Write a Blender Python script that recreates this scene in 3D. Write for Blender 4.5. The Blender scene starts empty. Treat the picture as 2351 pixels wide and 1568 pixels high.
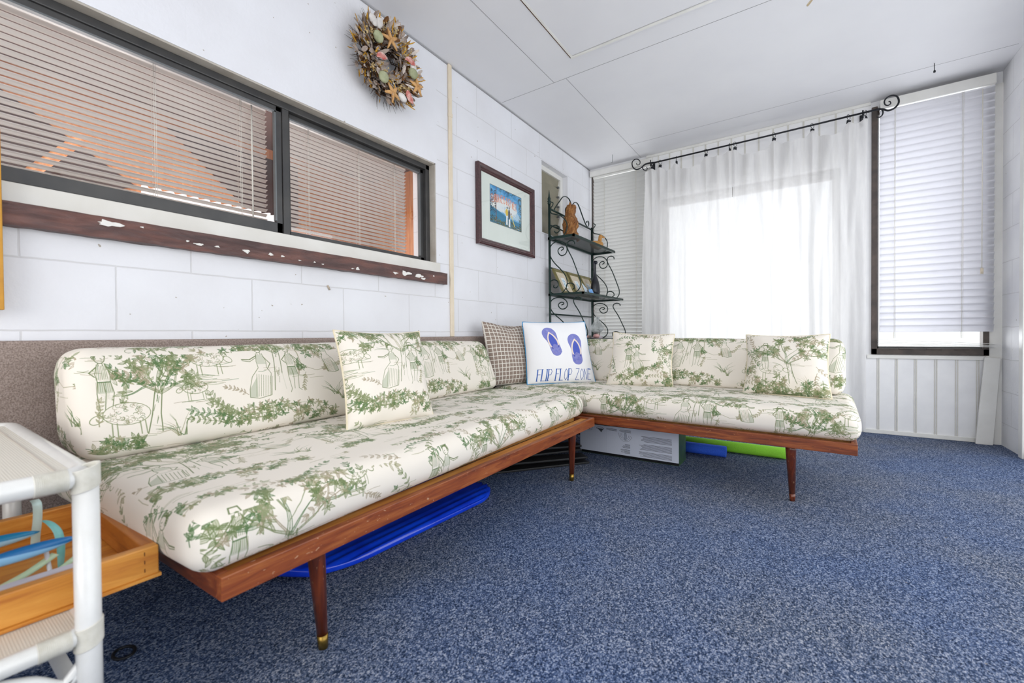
import bpy, bmesh, math, random
import numpy as np
from mathutils import Vector, Matrix, noise as mnoise
random.seed(7)
SC = bpy.context.scene
COL = SC.collection
PI = math.pi

# ------------------------------------------------------------------ camera
cd = bpy.data.cameras.new('camera'); cam = bpy.data.objects.new('camera', cd); COL.objects.link(cam)
cd.sensor_width = 36; cd.lens = 15.24; cd.clip_start = 0.05; cd.clip_end = 200
rx = Vector((0.82643890, 0.56295671, -0.00885869)); ux = Vector((-0.0000393, 0.01579174, 0.9998753)); fx = Vector((-0.56302641, 0.8263355, -0.01307303))
cam.matrix_world = Matrix(((rx.x, ux.x, -fx.x, 1.89510), (rx.y, ux.y, -fx.y, -4.26331), (rx.z, ux.z, -fx.z, 0.76358), (0, 0, 0, 1)))
cd.dof.use_dof = True; cd.dof.focus_distance = 2.6; cd.dof.aperture_fstop = 3.5
SC.camera = cam
# ------------------------------------------------------------------ world, daylight, exposure
SC.view_settings.view_transform = 'Standard'; SC.view_settings.look = 'None'
SC.view_settings.exposure = 0.13; SC.view_settings.gamma = 1.0; SC.view_settings.use_curve_mapping = False
w = bpy.data.worlds.new('sky'); SC.world = w; w.use_nodes = True
bg = w.node_tree.nodes['Background']; bg.inputs[0].default_value = (0.93, 0.965, 1.0, 1); bg.inputs[1].default_value = 1.1
def area(name, loc, rot, sx, sy, power, col=(1, 1, 1)):
    l = bpy.data.lights.new(name, 'AREA'); l.shape = 'RECTANGLE'; l.size = sx; l.size_y = sy; l.energy = power; l.color = col
    o = bpy.data.objects.new(name, l); COL.objects.link(o); o.location = loc; o.rotation_euler = rot; return o
area('daylight_garden_door', (1.42, 0.95, 1.0), (-PI / 2, 0, 0), 2.2, 2.2, 26, (0.97, 0.985, 1))
area('daylight_corner_window', (2.6, 0.3, 1.5), (-PI / 2, 0, 0), 0.7, 1.8, 14, (0.95, 0.97, 1))
area('daylight_left_blind', (0.3, 0.3, 1.5), (-PI / 2, 0, 0), 0.55, 1.8, 7, (0.95, 0.97, 1))
area('daylight_side_windows', (3.35, -2.6, 1.35), (0, PI / 2, 0), 2.3, 3.8, 52, (0.95, 0.975, 1))
area('daylight_rear_windows', (1.5, -6.45, 1.4), (PI / 2, 0, 0), 2.6, 1.9, 58, (1, 0.985, 0.96))

# ------------------------------------------------------------------ helpers
WORLD = {}
def _finish(o, label, cat, group, kind):
    if label: o['label'] = label
    if cat: o['category'] = cat
    if group: o['group'] = group
    if kind: o['kind'] = kind
def thing(name, loc, label, cat, group=None, kind=None):
    o = bpy.data.objects.new(name, None); COL.objects.link(o); o.empty_display_size = 0.05
    o.location = loc; WORLD[o] = Vector(loc); _finish(o, label, cat, group, kind); return o
def obj(name, bm, mat, parent=None, label=None, cat=None, group=None, kind=None, smooth=None, bevel=0, sub=0, normals=True):
    if normals: bmesh.ops.recalc_face_normals(bm, faces=bm.faces)
    if smooth is not None:
        for f in bm.faces: f.smooth = smooth > 0
    if parent is not None: org = WORLD[parent]
    else:
        xs = [v.co.x for v in bm.verts]; ys = [v.co.y for v in bm.verts]; zs = [v.co.z for v in bm.verts]
        org = Vector(((min(xs) + max(xs)) / 2, (min(ys) + max(ys)) / 2, min(zs)))
    bmesh.ops.translate(bm, verts=bm.verts, vec=-org)
    me = bpy.data.meshes.new(name); bm.to_mesh(me); bm.free()
    for m in (mat if isinstance(mat, (list, tuple)) else [mat]): me.materials.append(m)
    o = bpy.data.objects.new(name, me); COL.objects.link(o)
    if parent is not None: o.parent = parent
    else: o.location = org
    WORLD[o] = org
    if smooth == 1 and hasattr(me, 'set_sharp_from_angle'): me.set_sharp_from_angle(angle=math.radians(40))
    if bevel:
        b = o.modifiers.new('bevel', 'BEVEL'); b.width = bevel; b.segments = 2; b.limit_method = 'ANGLE'; b.angle_limit = 0.7
    if sub:
        s = o.modifiers.new('sub', 'SUBSURF'); s.levels = sub; s.render_levels = sub
    _finish(o, label, cat, group, kind); return o
def struct(name, bm, mat, label=None, parent=None, **k):
    return obj(name, bm, mat, parent, label, None, None, 'structure' if parent is None else None, **k)
def box(bm, x0, x1, y0, y1, z0, z1, M=None, mi=0):
    vs = [bm.verts.new((x, y, z)) for x in (x0, x1) for y in (y0, y1) for z in (z0, z1)]
    if M is not None:
        for v in vs: v.co = M @ v.co
    for q in ((0, 1, 3, 2), (4, 6, 7, 5), (0, 4, 5, 1), (2, 3, 7, 6), (0, 2, 6, 4), (1, 5, 7, 3)):
        f = bm.faces.new([vs[i] for i in q]); f.material_index = mi
    return vs
def B(*a, **k):
    bm = bmesh.new(); box(bm, *a, **k); return bm
def tube(bm, pts, r, n=8, cap=True, mi=0, closed=False, flat=1.0):
    pts = [Vector(p) for p in pts]; m = len(pts)
    rs = r if isinstance(r, (list, tuple)) else [r] * m
    T = []
    for i in range(m):
        if closed: t = pts[(i + 1) % m] - pts[i - 1]
        else: t = pts[min(i + 1, m - 1)] - pts[max(i - 1, 0)]
        T.append(t.normalized() if t.length > 1e-9 else Vector((0, 0, 1)))
    up = Vector((0, 0, 1)) if abs(T[0].z) < 0.9 else Vector((1, 0, 0))
    nrm = (up - T[0] * up.dot(T[0])).normalized(); rings = []
    for i in range(m):
        nrm = (nrm - T[i] * nrm.dot(T[i]))
        nrm = nrm.normalized() if nrm.length > 1e-6 else T[i].orthogonal().normalized()
        b = T[i].cross(nrm)
        rings.append([bm.verts.new(pts[i] + (nrm * math.cos(2 * PI * k / n) + b * math.sin(2 * PI * k / n) * flat) * rs[i]) for k in range(n)])
    for i in range(m if closed else m - 1):
        a, c = rings[i], rings[(i + 1) % m]
        for k in range(n):
            f = bm.faces.new((a[k], a[(k + 1) % n], c[(k + 1) % n], c[k])); f.material_index = mi; f.smooth = True
    if cap and not closed:
        for rg in (rings[0], rings[-1]):
            try: bm.faces.new(rg).material_index = mi
            except Exception: pass
def TB(pts, r, **k):
    bm = bmesh.new(); tube(bm, pts, r, **k); return bm
def lathe(bm, c, prof, n=24, mi=0, axis='z', sx=1, sy=1):
    rings = []
    for r, h in prof:
        rg = []
        for k in range(n):
            a = 2 * PI * k / n; p = Vector((math.cos(a) * r * sx, math.sin(a) * r * sy, h))
            if axis == 'x': p = Vector((p.z, p.x, p.y))
            if axis == 'y': p = Vector((p.x, p.z, p.y))
            rg.append(bm.verts.new(Vector(c) + p))
        rings.append(rg)
    for i in range(len(rings) - 1):
        for k in range(n):
            f = bm.faces.new((rings[i][k], rings[i][(k + 1) % n], rings[i + 1][(k + 1) % n], rings[i + 1][k])); f.smooth = True; f.material_index = mi
    for rg in (rings[0], rings[-1]):
        try: bm.faces.new(rg).material_index = mi
        except Exception: pass
def spline(pts, n=6, closed=False):
    P = [Vector(p) for p in pts]; m = len(P); out = []
    for i in range(m if closed else m - 1):
        if closed: p0, p1, p2, p3 = P[i - 1], P[i], P[(i + 1) % m], P[(i + 2) % m]
        else: p0, p1, p2, p3 = P[max(i - 1, 0)], P[i], P[i + 1], P[min(i + 2, m - 1)]
        for k in range(n):
            t = k / n
            out.append(0.5 * ((2 * p1) + (p2 - p0) * t + (2 * p0 - 5 * p1 + 4 * p2 - p3) * t * t + (3 * p1 - p0 - 3 * p2 + p3) * t ** 3))
    if not closed: out.append(P[-1])
    return out
def blob(bm, c, r, seg=10, mi=0, M=None):
    n0 = len(bm.verts)
    geo = bmesh.ops.create_uvsphere(bm, u_segments=seg, v_segments=max(5, seg * 2 // 3), radius=1)
    for v in geo['verts']:
        p = Vector((v.co.x * r[0], v.co.y * r[1], v.co.z * r[2]))
        if M is not None: p = M @ p
        v.co = p + Vector(c)
        for f in v.link_faces: f.smooth = True; f.material_index = mi

# ------------------------------------------------------------------ materials
def hexc(h):
    h = h.lstrip('#'); c = [int(h[i:i + 2], 16) / 255 for i in (0, 2, 4)]
    return tuple(((x / 12.92) if x <= 0.04045 else ((x + 0.055) / 1.055) ** 2.4) for x in c) + (1,)
def newmat(name):
    m = bpy.data.materials.new(name); m.use_nodes = True; nt = m.node_tree
    return m, nt, nt.nodes['Principled BSDF']
def coords(nt, scale=(1, 1, 1), kind='Object'):
    tc = nt.nodes.new('ShaderNodeTexCoord'); mp = nt.nodes.new('ShaderNodeMapping'); mp.inputs['Scale'].default_value = scale
    nt.links.new(tc.outputs[kind], mp.inputs[0]); return mp.outputs[0]
def noise(nt, vec, scale, detail=4, rough=0.55, dist=0):
    n = nt.nodes.new('ShaderNodeTexNoise'); n.inputs['Scale'].default_value = scale; n.inputs['Detail'].default_value = detail
    n.inputs['Roughness'].default_value = rough; n.inputs['Distortion'].default_value = dist; nt.links.new(vec, n.inputs['Vector']); return n.outputs['Fac']
def ramp(nt, fac, stops):
    r = nt.nodes.new('ShaderNodeValToRGB'); e = r.color_ramp.elements
    while len(e) < len(stops): e.new(0.5)
    for i, (p, c) in enumerate(stops): e[i].position = p; e[i].color = c
    nt.links.new(fac, r.inputs[0]); return r.outputs[0]
def mixc(nt, fac, a, b):
    m = nt.nodes.new('ShaderNodeMix'); m.data_type = 'RGBA'
    for s, v in ((m.inputs[0], fac), (m.inputs[6], a), (m.inputs[7], b)):
        if hasattr(v, 'node'): nt.links.new(v, s)
        else: s.default_value = v
    return m.outputs[2]
def bump(nt, bs, h, strength=0.3, dist=0.002):
    b = nt.nodes.new('ShaderNodeBump'); b.inputs['Strength'].default_value = strength; b.inputs['Distance'].default_value = dist
    nt.links.new(h, b.inputs['Height']); nt.links.new(b.outputs[0], bs.inputs['Normal'])
def mat(name, c, rough=0.5, metal=0, var=None, nscale=20, bmp=None, stretch=(1, 1, 1), spec=None, trans=0, coat=0, sheen=0):
    m, nt, bs = newmat(name); c = hexc(c) if isinstance(c, str) else c
    bs.inputs['Base Color'].default_value = c; bs.inputs['Roughness'].default_value = rough; bs.inputs['Metallic'].default_value = metal
    if spec is not None: bs.inputs['Specular IOR Level'].default_value = spec
    if trans: bs.inputs['Transmission Weight'].default_value = trans
    if coat: bs.inputs['Coat Weight'].default_value = coat
    if sheen: bs.inputs['Sheen Weight'].default_value = sheen
    v = coords(nt, stretch)
    n = noise(nt, v, nscale)
    c2 = hexc(var) if var else tuple(x * 0.9 for x in c[:3]) + (1,)
    nt.links.new(ramp(nt, n, [(0.35, c), (0.7, c2)]), bs.inputs['Base Color'])
    if bmp: bump(nt, bs, noise(nt, v, bmp[0]), bmp[1], bmp[2] if len(bmp) > 2 else 0.002)
    return m
def wood(name, dark, mid, light, stretch=(1, 12, 12), scale=6, rough=0.35, chips=None, scar=None, coat=0.0):
    m, nt, bs = newmat(name); v = coords(nt, stretch)
    n = noise(nt, v, scale, 6, 0.6, 0.8)
    c = ramp(nt, n, [(0.28, hexc(dark)), (0.5, hexc(mid)), (0.72, hexc(light))])
    if scar:
        n2 = noise(nt, coords(nt, tuple(s ** 0.6 for s in stretch)), scale * 1.7, 5, 0.7, 1.5)
        c = mixc(nt, ramp(nt, n2, [(0.66, (0, 0, 0, 1)), (0.72, (1, 1, 1, 1))]), c, hexc(scar))
    if chips:
        n3 = noise(nt, coords(nt, tuple(s ** 0.4 for s in stretch)), 55, 3, 0.6)
        c = mixc(nt, ramp(nt, n3, [(0.675, (0, 0, 0, 1)), (0.70, (.8, .8, .8, 1))]), c, hexc(chips))
    nt.links.new(c, bs.inputs['Base Color']); bs.inputs['Roughness'].default_value = rough; bs.inputs['Coat Weight'].default_value = coat
    bump(nt, bs, n, 0.15, 0.001); return m

def block_wall(name, ax, base='#e4e5ea', smooth_top=False):
    m, nt, bs = newmat(name); g = nt.nodes.new('ShaderNodeNewGeometry'); sp = nt.nodes.new('ShaderNodeSeparateXYZ'); nt.links.new(g.outputs['Position'], sp.inputs[0])
    cb = nt.nodes.new('ShaderNodeCombineXYZ'); ad = nt.nodes.new('ShaderNodeMath'); ad.operation = 'ADD'; ad.inputs[1].default_value = 10.0
    nt.links.new(sp.outputs[ax], ad.inputs[0]); nt.links.new(ad.outputs[0], cb.inputs[0])
    az = nt.nodes.new('ShaderNodeMath'); az.operation = 'ADD'; az.inputs[1].default_value = 0.0585; nt.links.new(sp.outputs[2], az.inputs[0]); nt.links.new(az.outputs[0], cb.inputs[1])
    n0 = nt.nodes.new('ShaderNodeTexNoise'); n0.inputs['Scale'].default_value = 9; nt.links.new(g.outputs['Position'], n0.inputs['Vector'])
    wv = nt.nodes.new('ShaderNodeVectorMath'); wv.operation = 'MULTIPLY_ADD'; wv.inputs[1].default_value = (0.006, 0.006, 0); nt.links.new(n0.outputs['Color'], wv.inputs[0]); nt.links.new(cb.outputs[0], wv.inputs[2])
    br = nt.nodes.new('ShaderNodeTexBrick'); nt.links.new(wv.outputs[0], br.inputs['Vector'])
    br.inputs['Scale'].default_value = 1; br.inputs['Brick Width'].default_value = 0.427; br.inputs['Row Height'].default_value = 0.2135
    br.inputs['Mortar Size'].default_value = 0.0035; br.inputs['Mortar Smooth'].default_value = 0.6
    fac = br.outputs['Fac']
    if smooth_top:                       # the plastered field above the long window hides the joints
        a = nt.nodes.new('ShaderNodeMath'); a.operation = 'GREATER_THAN'; a.inputs[1].default_value = 1.83; nt.links.new(sp.outputs[2], a.inputs[0])
        b = nt.nodes.new('ShaderNodeMath'); b.operation = 'LESS_THAN'; b.inputs[1].default_value = -2.29; nt.links.new(sp.outputs[1], b.inputs[0])
        c = nt.nodes.new('ShaderNodeMath'); c.operation = 'MULTIPLY'; nt.links.new(a.outputs[0], c.inputs[0]); nt.links.new(b.outputs[0], c.inputs[1])
        d = nt.nodes.new('ShaderNodeMath'); d.operation = 'MULTIPLY_ADD'; d.inputs[1].default_value = -0.93; d.inputs[2].default_value = 1; nt.links.new(c.outputs[0], d.inputs[0])
        e = nt.nodes.new('ShaderNodeMath'); e.operation = 'MULTIPLY'; nt.links.new(fac, e.inputs[0]); nt.links.new(d.outputs[0], e.inputs[1]); fac = e.outputs[0]
    n1 = nt.nodes.new('ShaderNodeTexNoise'); n1.inputs['Scale'].default_value = 3; n1.inputs['Detail'].default_value = 6; nt.links.new(g.outputs['Position'], n1.inputs['Vector'])
    n2 = nt.nodes.new('ShaderNodeTexNoise'); n2.inputs['Scale'].default_value = 60; n2.inputs['Detail'].default_value = 3; nt.links.new(g.outputs['Position'], n2.inputs['Vector'])
    col = ramp(nt, n1.outputs['Fac'], [(0.3, hexc(base)), (0.7, hexc('#dcdce0'))])
    col = mixc(nt, ramp(nt, fac, [(0.2, (0, 0, 0, 1)), (1, (0.45, 0.45, 0.45, 1))]), col, hexc('#b9b7b6'))
    n4 = nt.nodes.new('ShaderNodeTexNoise'); n4.inputs['Scale'].default_value = 38; n4.inputs['Detail'].default_value = 1; nt.links.new(g.outputs['Position'], n4.inputs['Vector'])
    col = mixc(nt, ramp(nt, n4.outputs['Fac'], [(0.775, (0, 0, 0, 1)), (0.79, (1, 1, 1, 1))]), col, hexc('#a8a096'))
    nt.links.new(col, bs.inputs['Base Color']); bs.inputs['Roughness'].default_value = 0.55
    mm = nt.nodes.new('ShaderNodeMath'); mm.operation = 'MULTIPLY_ADD'; mm.inputs[1].default_value = -1.6; nt.links.new(fac, mm.inputs[0]); nt.links.new(n2.outputs['Fac'], mm.inputs[2])
    bump(nt, bs, mm.outputs[0], 0.35, 0.003); return m

M_WL = block_wall('painted_block_left', 1, smooth_top=True); M_WR = block_wall('painted_block_right', 1, '#efeff0')
M_WHITE = mat('white_paint', '#efeff0', 0.45, var='#e8e8ea', nscale=8, bmp=(70, 0.1))
M_TRIM = mat('glossy_white_trim', '#e9e8e4', 0.35, var='#deddd8', nscale=6)
M_CREAM = mat('cream_conduit', '#e2d5c0', 0.4, var='#d8cab2', nscale=8)
M_CEIL = mat('ceiling_paint', '#e4e4e7', 0.5, var='#dfdfe3', nscale=2, bmp=(40, 0.06))
M_SEAM = mat('ceiling_seam', '#9a9a9c', 0.7)
M_RUST = mat('rusty_gap', '#6f4a28', 0.8, var='#3a2a1c', nscale=40)
M_DARKAL = mat('dark_anodised_frame', '#3f3f40', 0.42, 0.3, var='#4b4a49', nscale=10, bmp=(90, 0.1))
M_GREYAL = mat('grey_gasket', '#6f7375', 0.4, 0.4)
M_SOFFIT = mat('grey_reveal', '#b7b1a8', 0.6, var='#a79f94', nscale=12)  # reveal lining, greyer than the wall paint
M_SILLWHITE = mat('white_sill_paint', '#dedcd6', 0.4, var='#d3d0c8', nscale=5)
M_BROWNFRAME = mat('weathered_brown_frame', '#3e3733', 0.6, var='#574c45', nscale=14, bmp=(60, 0.3))
M_BLACKIRON = mat('black_iron', '#1b1d22', 0.45, 0.5, var='#24262c', nscale=30)
M_GREENIRON = mat('dark_green_iron', '#14302b', 0.42, 0.3, var='#0f2622', nscale=25)
M_SLATIN = mat('mini_blind_slat', '#f0eeea', 0.4, var='#e8e5e0', nscale=6)
M_CORD = mat('blind_cord', '#e9e5da', 0.8)
M_BRASS = mat('worn_brass', '#a5853f', 0.35, 0.9, var='#75602f', nscale=60)
M_MAHOG = wood('dark_mahogany_frame', '#2c1a1c', '#46292b', '#5c3a3a', (14, 1, 14), 8, 0.3, coat=0.3)
M_WALNUT = wood('worn_walnut', '#5a2614', '#86421f', '#a4602f', (14, 1.2, 14), 5, 0.38, chips='#c9a585')
M_WALNUT2 = wood('worn_walnut_scarred', '#4a2012', '#7a3a1b', '#9b5828', (1.2, 14, 14), 5, 0.38, scar='#1e120c', chips='#a87448')
M_WALNUTLEG = wood('walnut_leg', '#3c170c', '#63290f', '#84401b', (14, 14, 1.2), 5, 0.28, chips='#b08562', coat=0.3)
M_PLY = wood('raw_slat_wood', '#a86a2c', '#c98a42', '#dba65f', (10, 1, 10), 5, 0.6)
M_PINE = wood('honey_pine', '#a8591a', '#d08a34', '#e6a64c', (10, 1, 10), 4, 0.4, scar='#9a5416')
M_PINE2 = wood('honey_pine_end', '#8f4a18', '#b86f2a', '#cf8a40', (1, 10, 10), 4, 0.45)
M_WICKER = None

def carpet():
    m, nt, bs = newmat('blue_carpet'); g = nt.nodes.new('ShaderNodeNewGeometry')
    def n(scale, detail, stretch=None):
        v = g.outputs['Position']
        if stretch:
            mp = nt.nodes.new('ShaderNodeMapping'); mp.inputs['Scale'].default_value = stretch; nt.links.new(v, mp.inputs[0]); v = mp.outputs[0]
        return noise(nt, v, scale, detail, 0.6)
    def vor(scale, seed):
        v = nt.nodes.new('ShaderNodeTexVoronoi'); v.inputs['Scale'].default_value = scale; mp = nt.nodes.new('ShaderNodeMapping'); mp.inputs['Location'].default_value = (seed, seed, 0); mp.inputs['Rotation'].default_value = (0, 0, .5); mp.inputs['Scale'].default_value = (1, .75, 1)
        nt.links.new(g.outputs['Position'], mp.inputs[0]); nt.links.new(mp.outputs[0], v.inputs['Vector']); sp = nt.nodes.new('ShaderNodeSeparateXYZ'); nt.links.new(v.outputs['Color'], sp.inputs[0]); return sp.outputs[0]
    v1 = vor(430, 0); v2 = vor(250, 3.3); av = nt.nodes.new('ShaderNodeMath'); av.operation = 'MULTIPLY_ADD'; av.inputs[1].default_value = .55; nt.links.new(v1, av.inputs[0])
    h = nt.nodes.new('ShaderNodeMath'); h.operation = 'MULTIPLY'; h.inputs[1].default_value = .45; nt.links.new(v2, h.inputs[0]); nt.links.new(h.outputs[0], av.inputs[2]); a = av.outputs[0]
    b = n(1.3, 3); c3 = n(7, 4)
    c = ramp(nt, a, [(0.12, hexc('#18233a')), (0.40, hexc('#35476a')), (0.60, hexc('#586b91')), (0.92, hexc('#a3aec4'))])
    c2 = ramp(nt, a, [(0.12, hexc('#1c2636')), (0.40, hexc('#3e4b63')), (0.60, hexc('#66728a')), (0.92, hexc('#b3b3b8'))])
    c = mixc(nt, ramp(nt, b, [(0.4, (0, 0, 0, 1)), (0.65, (1, 1, 1, 1))]), c, c2)
    c = mixc(nt, ramp(nt, c3, [(0.5, (0, 0, 0, 1)), (0.75, (.35, .35, .35, 1))]), c, c2)
    lint = n(45, 1); c = mixc(nt, ramp(nt, lint, [(0.80, (0, 0, 0, 1)), (0.82, (1, 1, 1, 1))]), c, hexc('#8b8378'))
    nt.links.new(c, bs.inputs['Base Color']); bs.inputs['Roughness'].default_value = 0.95; bs.inputs['Specular IOR Level'].default_value = 0.1
    bump(nt, bs, a, 0.55, 0.004); return m
M_CARPET = carpet()
def tweed():
    m, nt, bs = newmat('taupe_carpet_panel'); v = coords(nt); a = noise(nt, v, 260, 2)
    nt.links.new(ramp(nt, a, [(0.35, hexc('#7d6e66')), (0.65, hexc('#a3948c'))]), bs.inputs['Base Color']); bs.inputs['Roughness'].default_value = 0.95
    bump(nt, bs, a, 0.5, 0.003); return m
M_TWEED = tweed()
def glass(name, refl=0.08, tint=(1, 1, 1, 1), rough=0.0):
    m = bpy.data.materials.new(name); m.use_nodes = True; nt = m.node_tree; nt.nodes.clear()
    o = nt.nodes.new('ShaderNodeOutputMaterial'); t = nt.nodes.new('ShaderNodeBsdfTransparent'); t.inputs[0].default_value = tint
    g = nt.nodes.new('ShaderNodeBsdfGlossy'); g.inputs['Roughness'].default_value = rough
    f = nt.nodes.new('ShaderNodeLayerWeight'); f.inputs[0].default_value = 0.5
    pw = nt.nodes.new('ShaderNodeMath'); pw.operation = 'POWER'; pw.inputs[1].default_value = 4; nt.links.new(f.outputs['Facing'], pw.inputs[0])
    a = nt.nodes.new('ShaderNodeMath'); a.operation = 'MULTIPLY_ADD'; a.inputs[1].default_value = 0.55; a.inputs[2].default_value = refl * .5; nt.links.new(pw.outputs[0], a.inputs[0])
    mx = nt.nodes.new('ShaderNodeMixShader'); nt.links.new(a.outputs[0], mx.inputs[0]); nt.links.new(t.outputs[0], mx.inputs[1]); nt.links.new(g.outputs[0], mx.inputs[2]); nt.links.new(mx.outputs[0], o.inputs[0]); return m
M_GLASS = glass('window_glass', 0.1); M_PICGLASS = glass('picture_glass', 0.05)
def cloth(name, c, transl, transp, rough=0.8, c2=None):
    m = bpy.data.materials.new(name); m.use_nodes = True; nt = m.node_tree; nt.nodes.clear()
    o = nt.nodes.new('ShaderNodeOutputMaterial'); d = nt.nodes.new('ShaderNodeBsdfDiffuse'); t = nt.nodes.new('ShaderNodeBsdfTranslucent'); p = nt.nodes.new('ShaderNodeBsdfTransparent')
    v = coords(nt, (1, 1, 0.15)); col = ramp(nt, noise(nt, v, 60, 3), [(0.3, hexc(c)), (0.7, hexc(c2 or c))])
    nt.links.new(col, d.inputs[0]); nt.links.new(col, t.inputs[0])
    a = nt.nodes.new('ShaderNodeMixShader'); a.inputs[0].default_value = transl; nt.links.new(d.outputs[0], a.inputs[1]); nt.links.new(t.outputs[0], a.inputs[2])
    b = nt.nodes.new('ShaderNodeMixShader'); b.inputs[0].default_value = transp; nt.links.new(a.outputs[0], b.inputs[1]); nt.links.new(p.outputs[0], b.inputs[2]); nt.links.new(b.outputs[0], o.inputs[0]); return m
M_CURTAIN = cloth('sheer_white_curtain', '#f2f1f0', 0.42, 0.2, c2='#ebeaea')
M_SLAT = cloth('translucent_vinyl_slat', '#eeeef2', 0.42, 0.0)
M_SLATL = cloth('vinyl_slat_shaded', '#e2e2e0', 0.22, 0.0)  # duller copy of the slat; the dimmer corner light is put into its colour

# ------------------------------------------------------------------ drawn patterns (computed here, wrapped as textures)
class Canvas:
    def __init__(s, w, h, bgc, wrap=False, unit=1.0):
        s.w, s.h, s.wrap, s.unit = w, h, wrap, unit
        s.a = np.empty((h, w, 3), np.float32); s.a[:] = bgc
    def _blend(s, x0, x1, y0, y1, cov, col):
        xs = np.arange(x0, x1); ys = np.arange(y0, y1)
        if s.wrap: ix = np.ix_(ys % s.h, xs % s.w)
        else:
            mx = (xs >= 0) & (xs < s.w); my = (ys >= 0) & (ys < s.h)
            if not mx.any() or not my.any(): return
            cov = cov[my][:, mx]; ix = np.ix_(ys[my], xs[mx])
        cov = cov[..., None]; s.a[ix] = s.a[ix] * (1 - cov) + np.asarray(col, np.float32) * cov
    def seg(s, a, b, wa, wb, col, alpha=1.0):
        u = s.unit; ax, ay, bx, by = a[0] * u, a[1] * u, b[0] * u, b[1] * u; r = max(wa, wb) * u / 2 + 1.5
        x0, x1 = int(min(ax, bx) - r), int(max(ax, bx) + r) + 2; y0, y1 = int(min(ay, by) - r), int(max(ay, by) + r) + 2
        X, Y = np.meshgrid(np.arange(x0, x1) + .5, np.arange(y0, y1) + .5)
        dx, dy = bx - ax, by - ay; L = dx * dx + dy * dy
        t = np.clip(((X - ax) * dx + (Y - ay) * dy) / L, 0, 1) if L > 1e-9 else np.zeros_like(X)
        d = np.hypot(X - ax - t * dx, Y - ay - t * dy); wv = (wa + (wb - wa) * t) * u / 2
        s._blend(x0, x1, y0, y1, np.clip(wv - d + 0.5, 0, 1) * alpha, col)
    def line(s, pts, w, col, alpha=1.0, taper=False):
        n = len(pts) - 1
        for i in range(n):
            if taper: s.seg(pts[i], pts[i + 1], w * (1 - .85 * i / n), w * (1 - .85 * (i + 1) / n), col, alpha)
            else: s.seg(pts[i], pts[i + 1], w, w, col, alpha)
    def poly(s, pts, col, alpha=1.0):
        u = s.unit; P = [(p[0] * u, p[1] * u) for p in pts]
        x0, x1 = int(min(p[0] for p in P)) - 1, int(max(p[0] for p in P)) + 2; y0, y1 = int(min(p[1] for p in P)) - 1, int(max(p[1] for p in P)) + 2
        X, Y = np.meshgrid(np.arange(x0, x1) + .5, np.arange(y0, y1) + .5); ins = np.zeros(X.shape, bool)
        for i in range(len(P)):
            (xa, ya), (xb, yb) = P[i], P[i - 1]
            if ya == yb: continue
            ins ^= ((ya > Y) != (yb > Y)) & (X < (xb - xa) * (Y - ya) / (yb - ya) + xa)
        s._blend(x0, x1, y0, y1, ins.astype(np.float32) * alpha, col)
    def ell(s, c, rx, ry, col, alpha=1.0, rot=0, n=24):
        s.poly([(c[0] + rx * math.cos(t) * math.cos(rot) - ry * math.sin(t) * math.sin(rot), c[1] + rx * math.cos(t) * math.sin(rot) + ry * math.sin(t) * math.cos(rot)) for t in [2 * PI * k / n for k in range(n)]], col, alpha)
    def ring(s, c, rx, ry, w, col, rot=0, a0=0, a1=2 * PI, n=22, alpha=1.0):
        s.line([(c[0] + rx * math.cos(t) * math.cos(rot) - ry * math.sin(t) * math.sin(rot), c[1] + rx * math.cos(t) * math.sin(rot) + ry * math.sin(t) * math.cos(rot)) for t in [a0 + (a1 - a0) * k / n for k in range(n + 1)]], w, col, alpha)
    def image(s, name):
        im = bpy.data.images.new(name, s.w, s.h); px = np.ones((s.h, s.w, 4), np.float32); px[..., :3] = np.clip(s.a, 0, 1)
        im.pixels.foreach_set(px.ravel()); im.update(); im.pack(); return im
def rgb(h): h = h.lstrip('#'); return [int(h[i:i + 2], 16) / 255 for i in (0, 2, 4)]
def imgmat(name, im, rough=0.8, weave=None, sheen=0.1, wr=None):
    m, nt, bs = newmat(name); t = nt.nodes.new('ShaderNodeTexImage'); t.image = im; t.interpolation = 'Linear'
    uv = nt.nodes.new('ShaderNodeUVMap'); nt.links.new(uv.outputs[0], t.inputs[0])
    nt.links.new(t.outputs[0], bs.inputs['Base Color']); bs.inputs['Roughness'].default_value = rough; bs.inputs['Sheen Weight'].default_value = sheen; bs.inputs['Specular IOR Level'].default_value = 0.2
    if weave:
        v = coords(nt); a = noise(nt, v, wr or 9, 3, 0.5)
        bump(nt, bs, a, weave, 0.012)
    return m

rnd = random.Random(11)
def J(a): return rnd.uniform(-a, a)
GREENS = [rgb('#68774c'), rgb('#87906a'), rgb('#747f57'), rgb('#989574'), rgb('#9f937b'), rgb('#537046')]
def pick(dark=0.5): return GREENS[rnd.choice([0, 2, 5])] if rnd.random() < dark else GREENS[rnd.choice([1, 3, 4])]
def leaf(cv, x, y, ang, L, col):
    w_ = L * rnd.uniform(.26, .4); ca, sa = math.cos(ang), math.sin(ang)
    pts = [(0, 0), (.3, .5), (.6, .45), (1, 0), (.6, -.45), (.3, -.5)]
    P = [(x + (a * L) * ca - (b * w_) * sa, y + (a * L) * sa + (b * w_) * ca) for a, b in pts]
    cv.poly(P, col, rnd.choice([.1, .25, .5]))
    cv.line(P + [P[0]], .0013, col, .85); cv.seg(P[0], P[3], .0009, .0006, col, .9)
def cluster(cv, x, y, r, n=6, dark=.5):
    c = pick(dark); a0 = rnd.uniform(0, 2 * PI)
    for i in range(n):
        a = a0 + 2 * PI * i / n + J(.3); leaf(cv, x + J(r * .2), y + J(r * .2), a, r * rnd.uniform(.55, 1), c if rnd.random() < .8 else pick(dark))
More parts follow.
